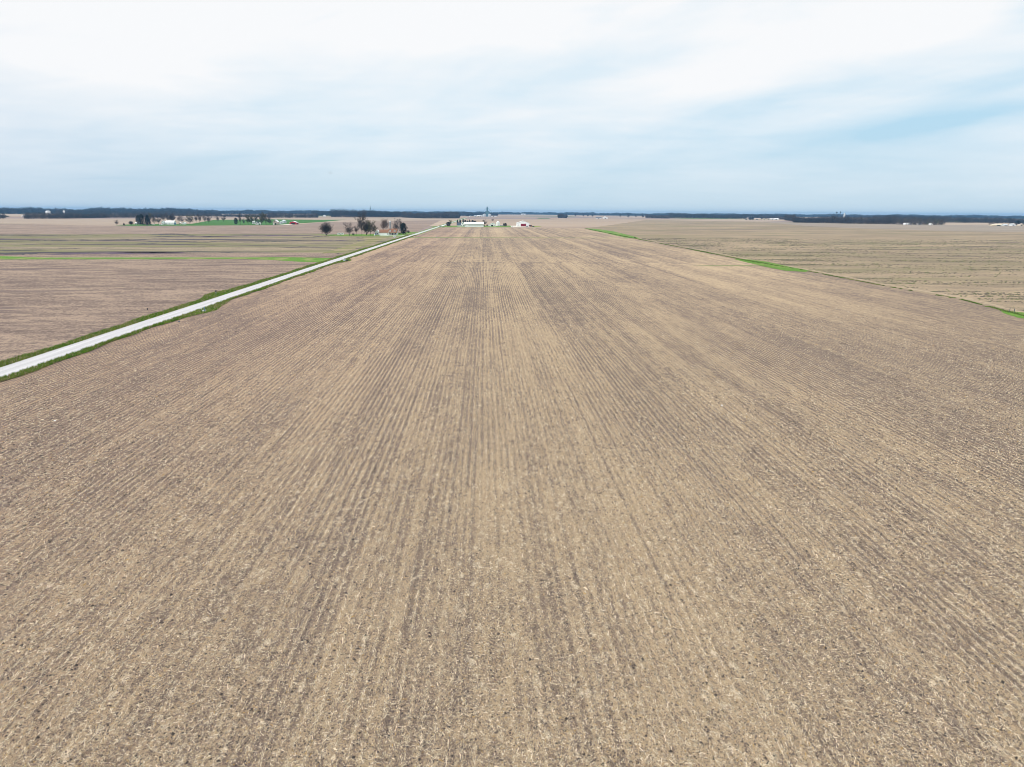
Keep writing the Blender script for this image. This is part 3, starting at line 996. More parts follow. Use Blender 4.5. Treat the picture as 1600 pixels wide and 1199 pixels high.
tree(715.2, 353.8, 343.6, 3.4, 'column', 'narrow dark evergreen at the left wall of the white gabled house', G4)
tree(719, 352, 343.2, 3.4, 'column', 'narrow evergreen behind the dark roof of the white gabled house', G4)
tree(723.7, 351.8, 341.8, 4, 'cone', 'tallest pointed evergreen behind the white gabled house', G4)
tree(727, 351, 344.0, 3.6, 'round', 'dark evergreen above the left end of the long white shed', G4)
tree(730.5, 350.6, 345, 3, 'round', 'low dark evergreen over the long white shed roof', G4)
tree(734, 350.6, 343.2, 3.6, 'cone', 'pointed dark evergreen behind the long white shed', G4)
tree(738.6, 350.4, 344.2, 4.6, 'round', 'round dark evergreen behind the middle of the long white shed', G4)
tree(742.2, 350.4, 345, 4, 'round', 'rightmost dark evergreen behind the long white shed', G4)
tree(757.6, 353.8, 342.6, 8, 'bare', 'bare tree at the right end of the long white shed', G4)
tree(756.4, 354.4, 351.6, 3.2, 'shrub', 'dark bush at the foot of the bare tree by the long white shed')
tree(761.4, 353.6, 350.8, 3.4, 'shrub', 'dark bush left of the white garage')
tree(787.5, 354.2, 348.8, 3, 'round', 'left one of two dark bushes right of the grain bin', G4)
tree(790.3, 354.2, 348.8, 3.2, 'round', 'right one of two dark bushes right of the grain bin', G4)
tree(770, 346.2, 342, 6, 'russet', 'small tan tree behind the white garage', G4)
# far single trees
G5 = 'distant trees at the field edges'
for px, b, t, w, k, l in [
    (4, 341.6, 335, 9, 'shrub', 'dark tree at the left picture edge'),
    (12, 339.8, 337, 5, 'shrub', 'low dark bush left of the small white car'),
    (42, 341.8, 335.5, 6, 'bare', 'bare tree at the left end of the long tree belt'),
    (56, 342, 333, 8, 'bare', 'tree at the left end of the long belt, beside the pale gap'),
    (875, 340.6, 334, 5, 'bare', 'left tree of the small clump in the far centre'),
    (880, 341.2, 333.6, 6, 'bare', 'middle tree of the small clump in the far centre'),
    (885, 341.2, 333.8, 5, 'bare', 'right tree of the small clump in the far centre'),
    (898.6, 339.6, 333, 3.6, 'bare', 'lone tree right of the small clump'),
    (911.5, 339.2, 333.4, 3.2, 'bare', 'second lone tree right of the small clump'),
    (918.5, 339.6, 334.4, 4, 'bare', 'third lone tree right of the small clump'),
    (925.5, 339.8, 334.6, 4, 'bare', 'lone tree above the dark roofed barn'),
    (969, 340.2, 334.6, 3.6, 'bare', 'first lone tree right of the round white barn'),
    (981.5, 340.6, 334.2, 4.5, 'bare', 'second lone tree right of the round white barn'),
    (993.5, 340.8, 335, 3.6, 'bare', 'third lone tree right of the round white barn'),
    (1004.5, 341.2, 335, 5, 'bare', 'fourth lone tree right of the round white barn'),
    (1018, 341.6, 336, 5, 'bare', 'tree at the left end of the far tree row'),
    (1166, 343.8, 341.6, 4, 'shrub', 'low dark bush left of the beige far house'),
    (1172, 343.8, 339.6, 6, 'round', 'left dark evergreen beside the beige far house'),
    (1176, 343.8, 339.4, 5, 'round', 'right dark evergreen beside the beige far house'),
    (1189, 343.8, 339.8, 3.6, 'round', 'dark evergreen right of the beige far house'),
    (1404, 350.4, 342, 9, 'bud', 'greenish tree in front of the right wood'),
    (1412, 350.6, 341.6, 9, 'leafy', 'green leafing tree at the end of the right wood'),
    (1422, 350.8, 341.8, 6, 'bud', 'greenish tree over the white far houses'),
    (1549, 353.4, 346.6, 8, 'greyshrub', 'grey bushes left of the pale ranch house'),
    (1558, 350.6, 343.6, 6, 'bare', 'bare tree behind the pale ranch house'),
    (1579, 352.6, 343.8, 9, 'bare', 'brown bare tree right of the pale ranch house'),
    (1589.5, 352.4, 345.0, 8, 'round', 'dark evergreen near the right picture edge'),
    (1600, 352.8, 344.8, 6, 'shrub', 'dark green bush at the right picture edge'),
    (992, 372.8, 369.8, 2.6, 'shrub', 'tiny dark bush at the end of the green strip'),
]:
    tree(px, b, t, w, k, l, G5)


# woods: too many trunks to count
def wood(name, label, spans, depth, hgt, density, pal, q=26, size=1.0, hill=0.0):
    """spans: list of (px, base) front line; trees fill a strip behind it"""
    gg = np.random.default_rng(sum(map(ord, name)) + int(spans[0][0]) + 1000)
    pts = [at(a, b) for a, b in spans]
    seg = [(pts[i + 1] - pts[i]).length for i in range(len(pts) - 1)]
    tot = sum(seg)
    n = int(tot * depth * density)
    t = gg.uniform(0, tot, n)
    cum = np.concatenate([[0], np.cumsum(seg)])
    X = np.interp(t, cum, [p.x for p in pts]); Y = np.interp(t, cum, [p.y for p in pts])
    dd = gg.uniform(0, 1, n) ** 1.6 * depth
    rr = np.sqrt(X * X + Y * Y)
    X = X * (1 + dd / rr); Y = Y * (1 + dd / rr)
    hh = hgt * (1.05 - .55 * gg.uniform(0, 1, n) ** 1.8) * np.where(gg.uniform(0, 1, n) < .06, 1.16, 1.0) * (1 + .12 * np.sin(t * .011 + 1) + .07 * np.sin(t * .037) + .05 * np.sin(t * .13))
    z0 = hill * (np.sin(np.pi * np.clip(t / tot, 0, 1)) ** .5)
    vw = gg.uniform(.26, .42, n) * hh * .75
    # crown faces
    N = n * q
    ti = np.repeat(np.arange(n), q)
    v = gg.normal(0, 1, (N, 3)); v /= np.linalg.norm(v, axis=1)[:, None]
    v *= (gg.uniform(0, 1, N) ** .4)[:, None]
    c = np.stack([X[ti] + v[:, 0] * vw[ti], Y[ti] + v[:, 1] * vw[ti], z0[ti] + hh[ti] * (.54 + .46 * v[:, 2])], 1)
    a = gg.normal(0, 1, (N, 3)); a[:, 2] *= 1.3; a /= np.linalg.norm(a, axis=1)[:, None]
    b = np.cross(a, gg.normal(0, 1, (N, 3))); b /= np.linalg.norm(b, axis=1)[:, None]
    s = gg.uniform(.9, 2.1, N)[:, None] * size
    V = np.stack([c - a * s, c + b * s * .45, c + a * s], 1)
    # trunks: two crossed tapering blades of bark make a thin three-sided post
    ang = np.arange(3) * 2 * np.pi / 3
    rad = .22 * size
    TV = []
    for k in range(3):
        k2 = (k + 1) % 3
        p0 = np.stack([X + np.cos(ang[k]) * rad, Y + np.sin(ang[k]) * rad, z0], 1)
        p1 = np.stack([X + np.cos(ang[k2]) * rad, Y + np.sin(ang[k2]) * rad, z0], 1)
        p2 = np.stack([X, Y, z0 + hh * .8], 1)
        TV.append(np.stack([p0, p1, p2], 1))
    V = np.concatenate([V] + TV)
    pk = gg.choice(len(pal), n, p=[w for _, w in pal])
    mi = np.concatenate([pk[ti]] + [np.full(n, len(pal))] * 3)
    o = np_mesh(name, V, 3, [M[k] for k, _ in pal] + [M['bark']], mi)
    return tag(o, label, 'wood', kind='stuff')


GB = [('woodgrey', .5), ('woodbrown', .3), ('wooddark', .2)]
wood('distant_wood', 'long dark tree belt at far left', [(38, 342.4), (100, 341.8), (165, 340.8), (215, 340.6), (262, 340.2)], 70, 17.5, .030, GB)
wood('distant_wood', 'tree belt behind the left farm trees', [(262, 338.2), (345, 339.0), (425, 340.2)], 90, 15, .015, GB)
wood('distant_wood', 'blue tree belt behind the red barn', [(418, 340.6), (497, 340.6)], 70, 20, .04, GB)
wood('distant_wood', 'dark blue wood behind the tallest tree', [(517, 339.6), (560, 339.8), (628, 339.8)], 160, 34, .022, [('wooddark', .5), ('woodgrey', .5)], size=1.5)
wood('distant_wood', 'broken tree belt left of the far end of the road', [(628, 340.0), (664, 341.6), (690, 341.6), (716, 341.4)], 110, 24, .030, GB, size=1.2)
wood('distant_wood', 'wood at the far end of the road', [(694, 341.4), (718, 341.2)], 110, 27, .035, [('wooddark', .5), ('woodgrey', .5)], size=1.2)
wood('distant_wood', 'trees around the far grain elevator', [(728, 338.0), (752, 337.5), (778, 337.5)], 160, 24, .010, [('wooddark', .6), ('woodgrey', .4)], size=1.4)
wood('distant_wood', 'small clump of trees in the far centre', [(872, 340.8), (886, 341.2)], 40, 20, .05, GB)
wood('distant_wood', 'far tree row right of the centre', [(1008, 341.2), (1046, 341.9)], 60, 20, .03, GB)
wood('distant_wood', 'long blue wood right of the centre', [(1045, 341.2), (1165, 342.2)], 160, 28, .020, [('wooddark', .4), ('woodgrey', .6)], size=1.3)
wood('distant_wood', 'trees around the far pale houses', [(1188, 342.6), (1225, 343.4)], 100, 17, .012, GB)
wood('distant_wood', 'large dark wood on the right', [(1226, 344.6), (1239, 345.6), (1240, 348.0), (1330, 349.8), (1400, 350.6)], 110, 22.5, .045, [('woodgrey', .62), ('woodbrown', .13), ('wooddark', .25)])
wood('distant_wood', 'thin right end of the large wood', [(1400, 351.0), (1440, 351.8), (1475, 352.3)], 55, 19, .035, [('woodgrey', .6), ('woodbrown', .3), ('woodolive', .1)])
wood('distant_wood', 'wood beyond the pale field on the right', [(1474, 348.2), (1560, 348.8), (1760, 350.0)], 120, 21, .030, [('wooddark', .35), ('woodgrey', .65)])
wood('distant_wood', 'wooded rise behind the left tree belt', [(88, 336.9), (200, 337.1), (345, 337.1)], 250, 25, .005, [('wooddark', .6), ('woodgrey', .4)], size=1.8)
wood('distant_wood', 'wood behind the thin end of the large wood', [(1380, 346.2), (1480, 347.0)], 140, 24, .02, [('wooddark', .5), ('woodgrey', .5)], size=1.5)
wood('distant_wood', 'trees on the horizon behind the white house in the pale field', [(488, 337.4), (528, 337.2)], 220, 28, .008, [('wooddark', .6), ('woodgrey', .4)], size=2.0)
wood('distant_wood', 'trees on the horizon over the far end of the road', [(708, 337.6), (738, 337.4)], 220, 27, .006, [('wooddark', .6), ('woodgrey', .4)], size=2.0)
wood('distant_wood', 'trees on the horizon behind the far pale houses', [(1160, 341.2), (1232, 341.8)], 200, 26, .010, [('wooddark', .6), ('woodgrey', .4)], size=1.6)
wood('distant_wood', 'scattered trees left of the far belt', [(-120, 341), (-20, 342), (10, 341.8)], 90, 18, .02, GB)
# far ridges
RG = [('wooddark', .6), ('woodgrey', .4)]
wood('far_wooded_ridge', 'far blue wooded ridge on the left', [(-400, 334.0), (0, 334.6), (150, 334.8)], 500, 34, .0030, RG, size=3.2, q=24)
wood('far_wooded_ridge', 'far blue wooded hill above the left farm', [(140, 334.8), (220, 335.0), (300, 335.0)], 450, 34, .0035, RG, size=3.0, q=24, hill=7)
wood('far_wooded_ridge', 'far blue wooded ridge over the red barn', [(296, 334.6), (420, 334.8), (530, 335.0)], 450, 32, .0030, RG, size=3.0, q=24)
wood('far_wooded_ridge', 'far wooded ridge in the centre left', [(520, 335), (640, 335.2), (760, 335.2)], 450, 31, .0030, RG, size=3.0, q=24)
wood('far_wooded_ridge', 'pale far wooded ridge in the centre', [(745, 335.4), (850, 335.6), (930, 336.6)], 500, 30, .0034, RG, size=3.0, q=24)
wood('far_wooded_ridge', 'blue far wood right of the centre', [(898, 336.6), (1050, 338)], 300, 29, .006, RG, size=2.2, q=24)
wood('far_wooded_ridge', 'far wooded ridge on the right', [(1040, 337.6), (1200, 338.8), (1300, 339.6)], 500, 30, .0030, RG, size=3.0, q=24)
wood('far_wooded_ridge', 'far wooded ridge at the right end', [(1300, 340.2), (1500, 341.6), (1900, 344.4)], 500, 29, .0036, RG, size=3.0, q=24)


# ------------------------------------------------------------------ buildings
def building(name, label, x0, x1, base, hw, hr, depth, wall='white', roof='whiteroof', ridge='x', openings=(), cat='building', group=None, over=.4, trim=None, rz=0):
    """x0..x1 front wall in pixels; hw wall height m; hr roof rise m; ridge along x or y"""
    a, b = at(x0, base), at(x1, base)
    W = (b - a).length
    c = (a + b) / 2
    e = empty(name, (c.x, c.y, 0.1), label, cat, group, rz=rz)
    hw_, D = hw, depth
    w = MB()
    t = .12
    if ridge == 'x':
        w.prism([(0, 0), (D, 0), (D, hw), (D / 2, hw + hr), (0, hw)], -W / 2, W / 2, axis='x')
        r = MB()
        sl = hr / (D / 2)
        r.prism([(-over, hw - over * sl + .05), (D / 2, hw + hr + .05), (D + over, hw - over * sl + .05), (D + over, hw - over * sl + .25), (D / 2, hw + hr + .28), (-over, hw - over * sl + .25)], -W / 2 - over, W / 2 + over, axis='x')
    else:
        w.prism([(-W / 2, 0), (W / 2, 0), (W / 2, hw), (0, hw + hr), (-W / 2, hw)], 0, D, axis='y')
        r = MB()
        sl = hr / (W / 2)
        r.prism([(-W / 2 - over, hw - over * sl + .05), (0, hw + hr + .05), (W / 2 + over, hw - over * sl + .05), (W / 2 + over, hw - over * sl + .25), (0, hw + hr + .28), (-W / 2 - over, hw - over * sl + .25)], -over, D + over, axis='y')
    w.build('wall', M[wall], e)
    r.build('roof', M[roof], e)
    for op in openings:
        nm, u0, u1, z0, z1, mat = op[:6]
        side = op[6] if len(op) > 6 else 'front'
        ox0, ox1 = -W / 2 + u0 * W, -W / 2 + u1 * W
        m = MB(); fr = MB(); fw = .12 if nm == 'window' else .18
        if side == 'front':
            m.box(ox0, ox1, -.06, .05, z0, z1)
            fr.box(ox0 - fw, ox0, -.10, .04, z0 - fw, z1 + fw); fr.box(ox1, ox1 + fw, -.10, .04, z0 - fw, z1 + fw)
            fr.box(ox0, ox1, -.10, .04, z1, z1 + fw); fr.box(ox0, ox1, -.10, .04, z0 - fw if nm == 'window' else z0, z0 if nm == 'window' else z0 + .02)
        else:  # right hand (east) wall
            m.box(W / 2 - .05, W / 2 + .06, u0 * D, u1 * D, z0, z1)
            fr.box(W / 2 - .04, W / 2 + .10, u0 * D - fw, u0 * D, z0, z1 + fw); fr.box(W / 2 - .04, W / 2 + .10, u1 * D, u1 * D + fw, z0, z1 + fw)
            fr.box(W / 2 - .04, W / 2 + .10, u0 * D, u1 * D, z1, z1 + fw)
        d = m.build(nm, M[mat], e)
        fr.build('frame', M[trim or 'whiteroof'], d)
    return e, W


# centre farm
e, W = building('machine_shed', 'long white metal shed at the centre farm', 726.2, 755, 355, 5.6, 3.2, 13, 'greywall', 'whiteroof', 'x',
                openings=[('door', .08, .2, 0.05, 4.2, 'whiteroof'), ('door', .86, .90, 0.05, 2.2, 'whiteroof')])
b = MB(); b.box(-W / 2 - .05, W / 2 + .05, -.14, 0.0, .02, 1.7); b.build('wainscot', M['whiteroof'], e)
e, W = building('farmhouse', 'white gabled house with dark slate roof wing, left of the long white shed', 720.2, 725.4, 354.2, 5.6, 4.6, 9, 'white', 'slateroof', 'y',
                openings=[('window', .42, .58, 5.6, 7.0, 'glass'), ('window', .15, .3, 1.2, 2.8, 'glass'), ('window', .65, .8, 1.2, 2.8, 'glass')], cat='house', over=.25)
wg = MB(); wg.prism([(1.5, 0), (8.5, 0), (8.5, 2.8), (5, 7.0), (1.5, 2.8)], -W / 2 - 7.2, -W / 2 + .2, axis='x'); wg.build('wing_wall', M['white'], e)
wr_ = MB(); wr_.prism([(1.0, 2.4), (5, 7.1), (9, 2.4), (9, 2.65), (5, 7.4), (1.0, 2.65)], -W / 2 - 7.5, -W / 2 + .05, axis='x'); wr_.build('wing_roof', M['slateroof'], e)
pd = MB(); pd.box(W / 2 - .6, W / 2 + .8, -1.6, -.1, 0, 2.2); pd.build('porch', M['dark'], e)
e, W = building('garage', 'white gabled garage with dark door beside the grain bin', 765.6, 774.4, 354, 4.2, 2.6, 14, 'white', 'whiteroof', 'y',
                openings=[('door', .22, .58, 0.05, 3.0, 'dark'), ('window', .78, .88, 1.5, 2.5, 'glass')], cat='garage')
pb = MB(); pb.box(-W / 2 - 3.2, -W / 2 - .02, 1.5, 8, 0, 2.9); pb.build('lean_to', M['greywall'], e)


def grain_bin(px, base, dpx, hcyl, hroof, label, group=None, mat='whiteroof', name='grain_bin', off=0):
    p = at(px, base); s = ppm(px, base); r = dpx / s / 2
    e = empty(name, (p.x, p.y + off, .1), label, 'grain bin', group)
    m = MB()
    prof = []
    k = max(6, int(hcyl / .8))
    for i in range(k):
        z = hcyl * i / k
        prof += [(r, z), (r * 1.012, z + hcyl / k * .5)]
    prof.append((r, hcyl))
    m.lathe(prof, 28); m.build('bin_wall', M[mat], e, True)
    m = MB(); m.lathe([(r * 1.04, hcyl - .1), (r * 1.03, hcyl + .02), (r * .15, hcyl + hroof), (r * .15, hcyl + hroof + .5), (r * .02, hcyl + hroof + .8)], 28); m.build('cone_roof', M[mat], e)
    m = MB(); m.box(-.5, .5, -r * 1.03 - .1, -r * .9, .1, 2.1); d = m.build('door', M['galv'], e)
    m = MB(); m.tube((r * .4, -r * .98, .2), (r * .4, -r * .98, hcyl), .05, .05, 4); m.tube((r * .4 + .4, -r * .95, .2), (r * .4 + .4, -r * .95, hcyl), .05, .05, 4)
    for i in range(int(hcyl / .6)): m.tube((r * .4, -r * .98, .4 + i * .6), (r * .4 + .4, -r * .95, .4 + i * .6), .03, .03, 4)
    m.build('ladder', M['galv'], e)
    return e


grain_bin(778.0, 353.4, 5.8, 7.6, 2.2, 'white round grain bin behind the white garage')
e, W = building('low_shed', 'low white open shed right of the grain bin', 780.6, 786.4, 353.6, 1.7, .5, 6, 'white', 'whiteroof', 'x', openings=[('opening', .1, .9, .1, 1.1, 'dark')], cat='shed')
e, W = building('machine_shed', 'white machine shed with a big dark red door', 808, 826.6, 354.2, 7.0, 4.2, 22, 'white', 'whiteroof', 'y',
                openings=[('door', .32, .74, 0.05, 5.6, 'reddoor'), ('window', .86, .91, 2.0, 3.4, 'glass'), ('window', .08, .13, 2.0, 3.4, 'glass')], cat='shed', over=.5)
st = MB(); st.box(-W / 2 + .3, -W / 2 + .32 * W - .4, -.10, -.01, .05, 1.2); st.build('wainscot', M['greywall'], e)
st = MB(); st.box(-W / 2 + .74 * W + .4, W / 2 - .3, -.10, -.01, .05, 1.2); st.build('wainscot', M['greywall'], e)
e, W = building('red_shed', 'tiny red shed against the right side of the white machine shed', 827, 830.6, 354.4, 2.2, .9, 4, 'redwall', 'dark', 'x', openings=[('door', .3, .6, .05, 1.8, 'dark')], cat='shed')


def car(name, label, px, base, L, Hh, rz, body='white', van=False, cat='car', group=None, loc=None):
    p = loc or at(px, base)
    e = empty(name, (p.x, p.y, .17), label, cat, group, rz=rz)
    w = 1.8 if Hh < 2 else 2.0
    b = MB()
    h1 = Hh * .56
    prof = [(-L / 2, .32), (-L / 2, h1 * .82), (-L / 2 + .12, h1), (-L * .30, h1 * 1.02), (-L * .18, Hh), (L * .36, Hh), (L / 2 - .12, h1 * 1.05), (L / 2, h1 * .8), (L / 2, .32)]
    b.prism(prof, -w / 2, w / 2, axis='y'); b.build('body', M[body], e)
    for s in (-1, 1):
        gl = MB()
        gl.box(-L * .17, L * .34, s * (w / 2) - .01 if s > 0 else -w / 2 - .02, s * (w / 2) + .02 if s > 0 else -w / 2 + .01, h1 * 1.06, Hh * .9)
        gl.build('side_window', M['glass'], e)
    ws = MB(); dx = .02
    ws.face([(-L * .30 - dx, -w * .44, h1 * 1.07), (-L * .30 - dx, w * .44, h1 * 1.07), (-L * .19 - dx, w * .40, Hh * .95), (-L * .19 - dx, -w * .40, Hh * .95)]); ws.build('windshield', M['glass'], e)
    for sx in (-.30, .30):
        for s in (-1, 1):
            t = MB(); t.tube((sx * L, s * (w / 2 - .2), .34), (sx * L, s * (w / 2 + .03), .34), .34, .34, 14)
            wh = t.build('wheel', M['tyre'], e)
            rm = MB(); rm.tube((sx * L, s * (w / 2 + .03), .34), (sx * L, s * (w / 2 + .045), .34), .19, .19, 10); rm.build('rim', M['galv'], wh)
    for s in (-1, 1):
        hl = MB(); hl.box(-L / 2 - .03, -L / 2 + .02, s * w * .36 - .16, s * w * .36 + .16, h1 * .62, h1 * .8); hl.build('headlight', M['galv'], e)
    return e


car('delivery_van', 'white van parked between the farmhouse and the road', 616.4, 372.0, 4.9, 2.3, R(100), cat='van')
car('parked_car', 'white vehicle parked at the left edge of the gravel yard', 801, 354.9, 4.6, 1.9, R(95))
car('pickup', 'dark vehicle parked right of the tiny red shed', 833, 355.0, 5.2, 1.8, R(5), body='navy')
car('parked_car', 'dark vehicle parked before the right corner of the white machine shed', 823.6, 354.8, 4.8, 1.7, R(5), body='navy')


def propane(px, base, L, r, label):
    p = at(px, base)
    e = empty('propane_tank', (p.x, p.y, .1), label, 'tank')
    m = MB()
    prof = [(.02, -L / 2), (r * .6, -L / 2 + r * .15), (r * .92, -L / 2 + r * .45), (r, -L / 2 + r * .8), (r, L / 2 - r * .8), (r * .92, L / 2 - r * .45), (r * .6, L / 2 - r * .15), (.02, L / 2)]
    m.lathe(prof, 20)
    m.v = [(z, x, y + r + .5) for x, y, z in m.v]
    m.build('tank', M['white'], e, True)
    for s in (-1, 1):
        k = MB(); k.box(s * L * .28 - .15, s * L * .28 + .15, -r * .7, r * .7, 0, .8); k.build('leg', M['concrete'], e)
    k = MB(); k.tube((0, 0, 2 * r + .45), (0, 0, 2 * r + .8), .22, .2, 10); k.build('valve_cap', M['galv'], e)


propane(693, 354.9, 4.6, 1.55, 'white tank at the field corner left of the dark round evergreen')
e = grain_bin(687.5, 354.8, 2.6, 1.6, .5, 'small grey round bin left of the white tank', mat='concrete')

# farmhouse by the road
e, W = building('garage', 'long white garage with a brown shingle roof by the road', 593, 606.8, 368.2, 3.4, 3.2, 9, 'white', 'brownroof', 'x',
                openings=[('door', .08, .40, .05, 2.4, 'whiteroof'), ('door', .48, .80, .05, 2.4, 'whiteroof'), ('window', .88, .94, 1.1, 2.2, 'glass')], cat='garage')
e, W = building('farmhouse', 'white house wing with a gable and blue door left of the brown roofed garage', 586, 592.6, 367.4, 3.2, 2.6, 10, 'white', 'whiteroof', 'y',
                openings=[('door', .08, .30, .05, 2.3, 'bluepaint'), ('window', .55, .75, 1.0, 2.3, 'glass')], cat='house', over=.25)
e, W = building('farmhouse', 'brown roofed house with two white dormers and a dark porch by the road', 607.2, 620.2, 367.6, 3.0, 4.4, 9, 'white', 'brownroof', 'x',
                openings=[('window', .10, .22, .9, 2.3, 'glass'), ('door', .42, .52, .05, 2.3, 'dark'), ('window', .60, .70, .9, 2.3, 'glass'), ('window', .80, .90, .9, 2.3, 'glass')], cat='house')
for u in (-.30, .22):
    d = MB(); d.prism([(u * W - 1.0, 3.6), (u * W + 1.0, 3.6), (u * W + 1.0, 5.6), (u * W, 6.5), (u * W - 1.0, 5.6)], .7, 3.6, axis='y'); dm = d.build('dormer', M['white'], e)
    w_ = MB(); w_.box(u * W - .35, u * W + .35, .62, .72, 4.3, 5.4); w_.build('window', M['glass'], dm)
    r_ = MB(); r_.prism([(u * W - 1.2, 5.45), (u * W, 6.55), (u * W + 1.2, 5.45), (u * W + 1.2, 5.62), (u * W, 6.75), (u * W - 1.2, 5.62)], .5, 3.8, axis='y'); r_.build('dormer_roof', M['brownroof'], dm)
pr = MB(); pr.prism([(-2.6, 2.75), (-.02, 3.35), (-.02, 3.5), (-2.6, 2.9)], -W / 2 + .2, W / 2 - .2, axis='x'); pr.build('porch_roof', M['brownroof'], e)
for k in range(6):
    x_ = -W / 2 + .4 + k * (W - .8) / 5
    po = MB(); po.box(x_ - .08, x_ + .08, -2.5, -2.34, 0, 2.78); po.build('porch_post', M['galv'], e)
pf = MB(); pf.box(-W / 2 + .2, W / 2 - .2, -2.6, -.02, 0, .35); pf.build('porch_floor', M['concrete'], e)
ch = MB(); ch.box(1.2, 2.1, 4.0, 4.9, 6.6, 8.6); ch.build('chimney', M['brownroof'], e)
# thin silo
p = at(610, 362.2); s = ppm(610, 362.2)
e = empty('silo', (p.x, p.y, .1), 'tall narrow grey silo rising behind the farmhouse', 'silo')
m = MB(); rr = 1.25
prof = []
for i in range(20): prof += [(rr, i * .68), (rr * 1.03, i * .68 + .08), (rr * 1.03, i * .68 + .16), (rr, i * .68 + .2)]
prof.append((rr, 13.6))
m.lathe(prof, 20); m.build('silo_wall', M['concrete'], e, True)
m = MB(); m.lathe([(rr * 1.05, 13.55), (rr * .95, 14.1), (rr * .6, 14.6), (.05, 14.85)], 20); m.build('dome', M['galv'], e, True)


def camper():
    p = at(532, 367.6)
    e = empty('camper_trailer', (p.x, p.y, .13), 'white camper trailer parked on the lawn left of the bare trees', 'trailer', rz=R(4))
    b = MB(); b.prism([(-4, .6), (-3.9, 1.9), (-3.3, 2.5), (3.6, 2.6), (4, 2.2), (4.1, .7), (3.9, .5)], -1.2, 1.2, axis='y'); b.build('body', M['white'], e)
    for x0, x1 in ((-3.2, -2.2), (-1.2, -.2), (1.6, 2.8)):
        w = MB(); w.box(x0, x1, -1.24, -1.19, 1.4, 2.0); w.build('window', M['glass'], e)
    d = MB(); d.box(.4, 1.1, -1.23, -1.19, .6, 2.3); d.build('door', M['greywall'], e)
    for x in (-.4, .5):
        for s in (-1, 1):
            t = MB(); t.tube((x, s * .95, .34), (x, s * 1.2, .34), .34, .34, 12); t.build('wheel', M['tyre'], e)
    h = MB(); h.tube((-4, 0, .55), (-5.2, 0, .5), .06, .05, 5); h.tube((-5, 0, .5), (-5, 0, 0), .05, .05, 5); h.build('drawbar', M['navy'], e)


camper()
# small white cabinet left of the house wing
p = at(585.6, 369); e = empty('fuel_tank', (p.x, p.y, .1), 'small white upright tank left of the farmhouse garage', 'tank')
m = MB(); m.lathe([(.55, .35), (.6, .6), (.6, 1.8), (.5, 2.1), (.1, 2.2)], 16); m.build('tank', M['white'], e, True)
for k in range(4):
    a_ = k * math.pi / 2 + .7; m = MB(); m.tube((math.cos(a_) * .45, math.sin(a_) * .45, 0), (math.cos(a_) * .4, math.sin(a_) * .4, .5), .05, .05, 5); m.build('leg', M['galv'], e)

# left farm
building('low_shed', 'low white shed with dark openings left of the dark evergreens', 210.3, 217.6, 351.0, 2.4, 1.2, 7, 'white', 'whiteroof', 'x',
         openings=[('opening', .12, .40, .05, 1.7, 'dark'), ('opening', .55, .85, .05, 1.7, 'dark')], cat='shed')
building('farmhouse', 'small white house left of the long white shed on the left farm', 252.4, 256.6, 351.2, 4.6, 2.8, 8, 'white', 'greywall', 'y',
         openings=[('window', .2, .4, 1.2, 2.6, 'glass'), ('door', .55, .72, .05, 2.2, 'dark')], cat='house')
building('farm_shed', 'long white shed with pale ribbed roof on the left farm', 257.6, 272.2, 351.2, 4.0, 3.6, 12, 'white', 'whiteroof', 'x',
         openings=[('door', .10, .24, .05, 3.2, 'greywall'), ('door', .42, .56, .05, 3.2, 'greywall'), ('window', .78, .82, 1.4, 2.4, 'glass'), ('door', .2, .8, .05, 3.4, 'bluepaint', 'east')], cat='shed')
building('small_shed', 'small pale shed right of the long white shed on the left farm', 279.0, 282.8, 351.0, 2.4, 1.4, 5, 'cream', 'whiteroof', 'y', openings=[('door', .3, .7, .05, 2.0, 'dark')], cat='shed')
building('small_shed', 'small white shed left of the broad olive tree', 284.6, 289.8, 351.0, 2.8, 1.6, 6, 'white', 'whiteroof', 'y', openings=[('door', .35, .65, .05, 2.1, 'greywall')], cat='shed')
car('parked_car', 'white vehicle parked before the dark evergreens on the left farm', 229, 352.6, 4.7, 1.8, R(3))
car('parked_car', 'white vehicle parked between the evergreens and the small white house', 239.5, 352.4, 4.6, 1.6, R(-4))
car('parked_car', 'white vehicle parked at the left wall of the small white house', 251, 352.0, 4.6, 1.7, R(4))
# red barn farm
building('farmhouse', 'small white gabled house under the olive budding trees', 399.2, 402.8, 351.4, 4.0, 3.0, 8, 'white', 'slateroof', 'y', openings=[('window', .35, .6, 1.2, 2.6, 'glass')], cat='house')
building('small_shed', 'small white shed right of the small house under the budding trees', 404.0, 407.0, 351.2, 2.6, 1.4, 5, 'white', 'whiteroof', 'y', openings=[('door', .3, .7, .05, 2.0, 'dark')], cat='shed')
building('farmhouse', 'pale grey house half hidden left of the small white gabled house', 394.0, 397.6, 350.4, 4.4, 2.2, 8, 'greywall', 'greywall', 'x', openings=[('window', .35, .6, 1.2, 2.6, 'glass')], cat='house')
building('barn', 'beige weathered barn with dark door and white roof', 426.2, 433.6, 351.4, 5.4, 4.4, 16, 'beige', 'whiteroof', 'y',
         openings=[('door', .45, .80, .05, 3.2, 'dark'), ('opening', .34, .60, 6.6, 8.2, 'dark'), ('door', .08, .22, .05, 2.2, 'whiteroof')], cat='barn')
grain_bin(444.0, 349.4, 7.2, 5.4, 2.6, 'wide galvanised grain bin between the beige and the red barn', mat='galv')
grain_bin(439.2, 350.4, 4.2, 4.2, 1.6, 'smaller grey grain bin touching the beige barn', mat='galv')
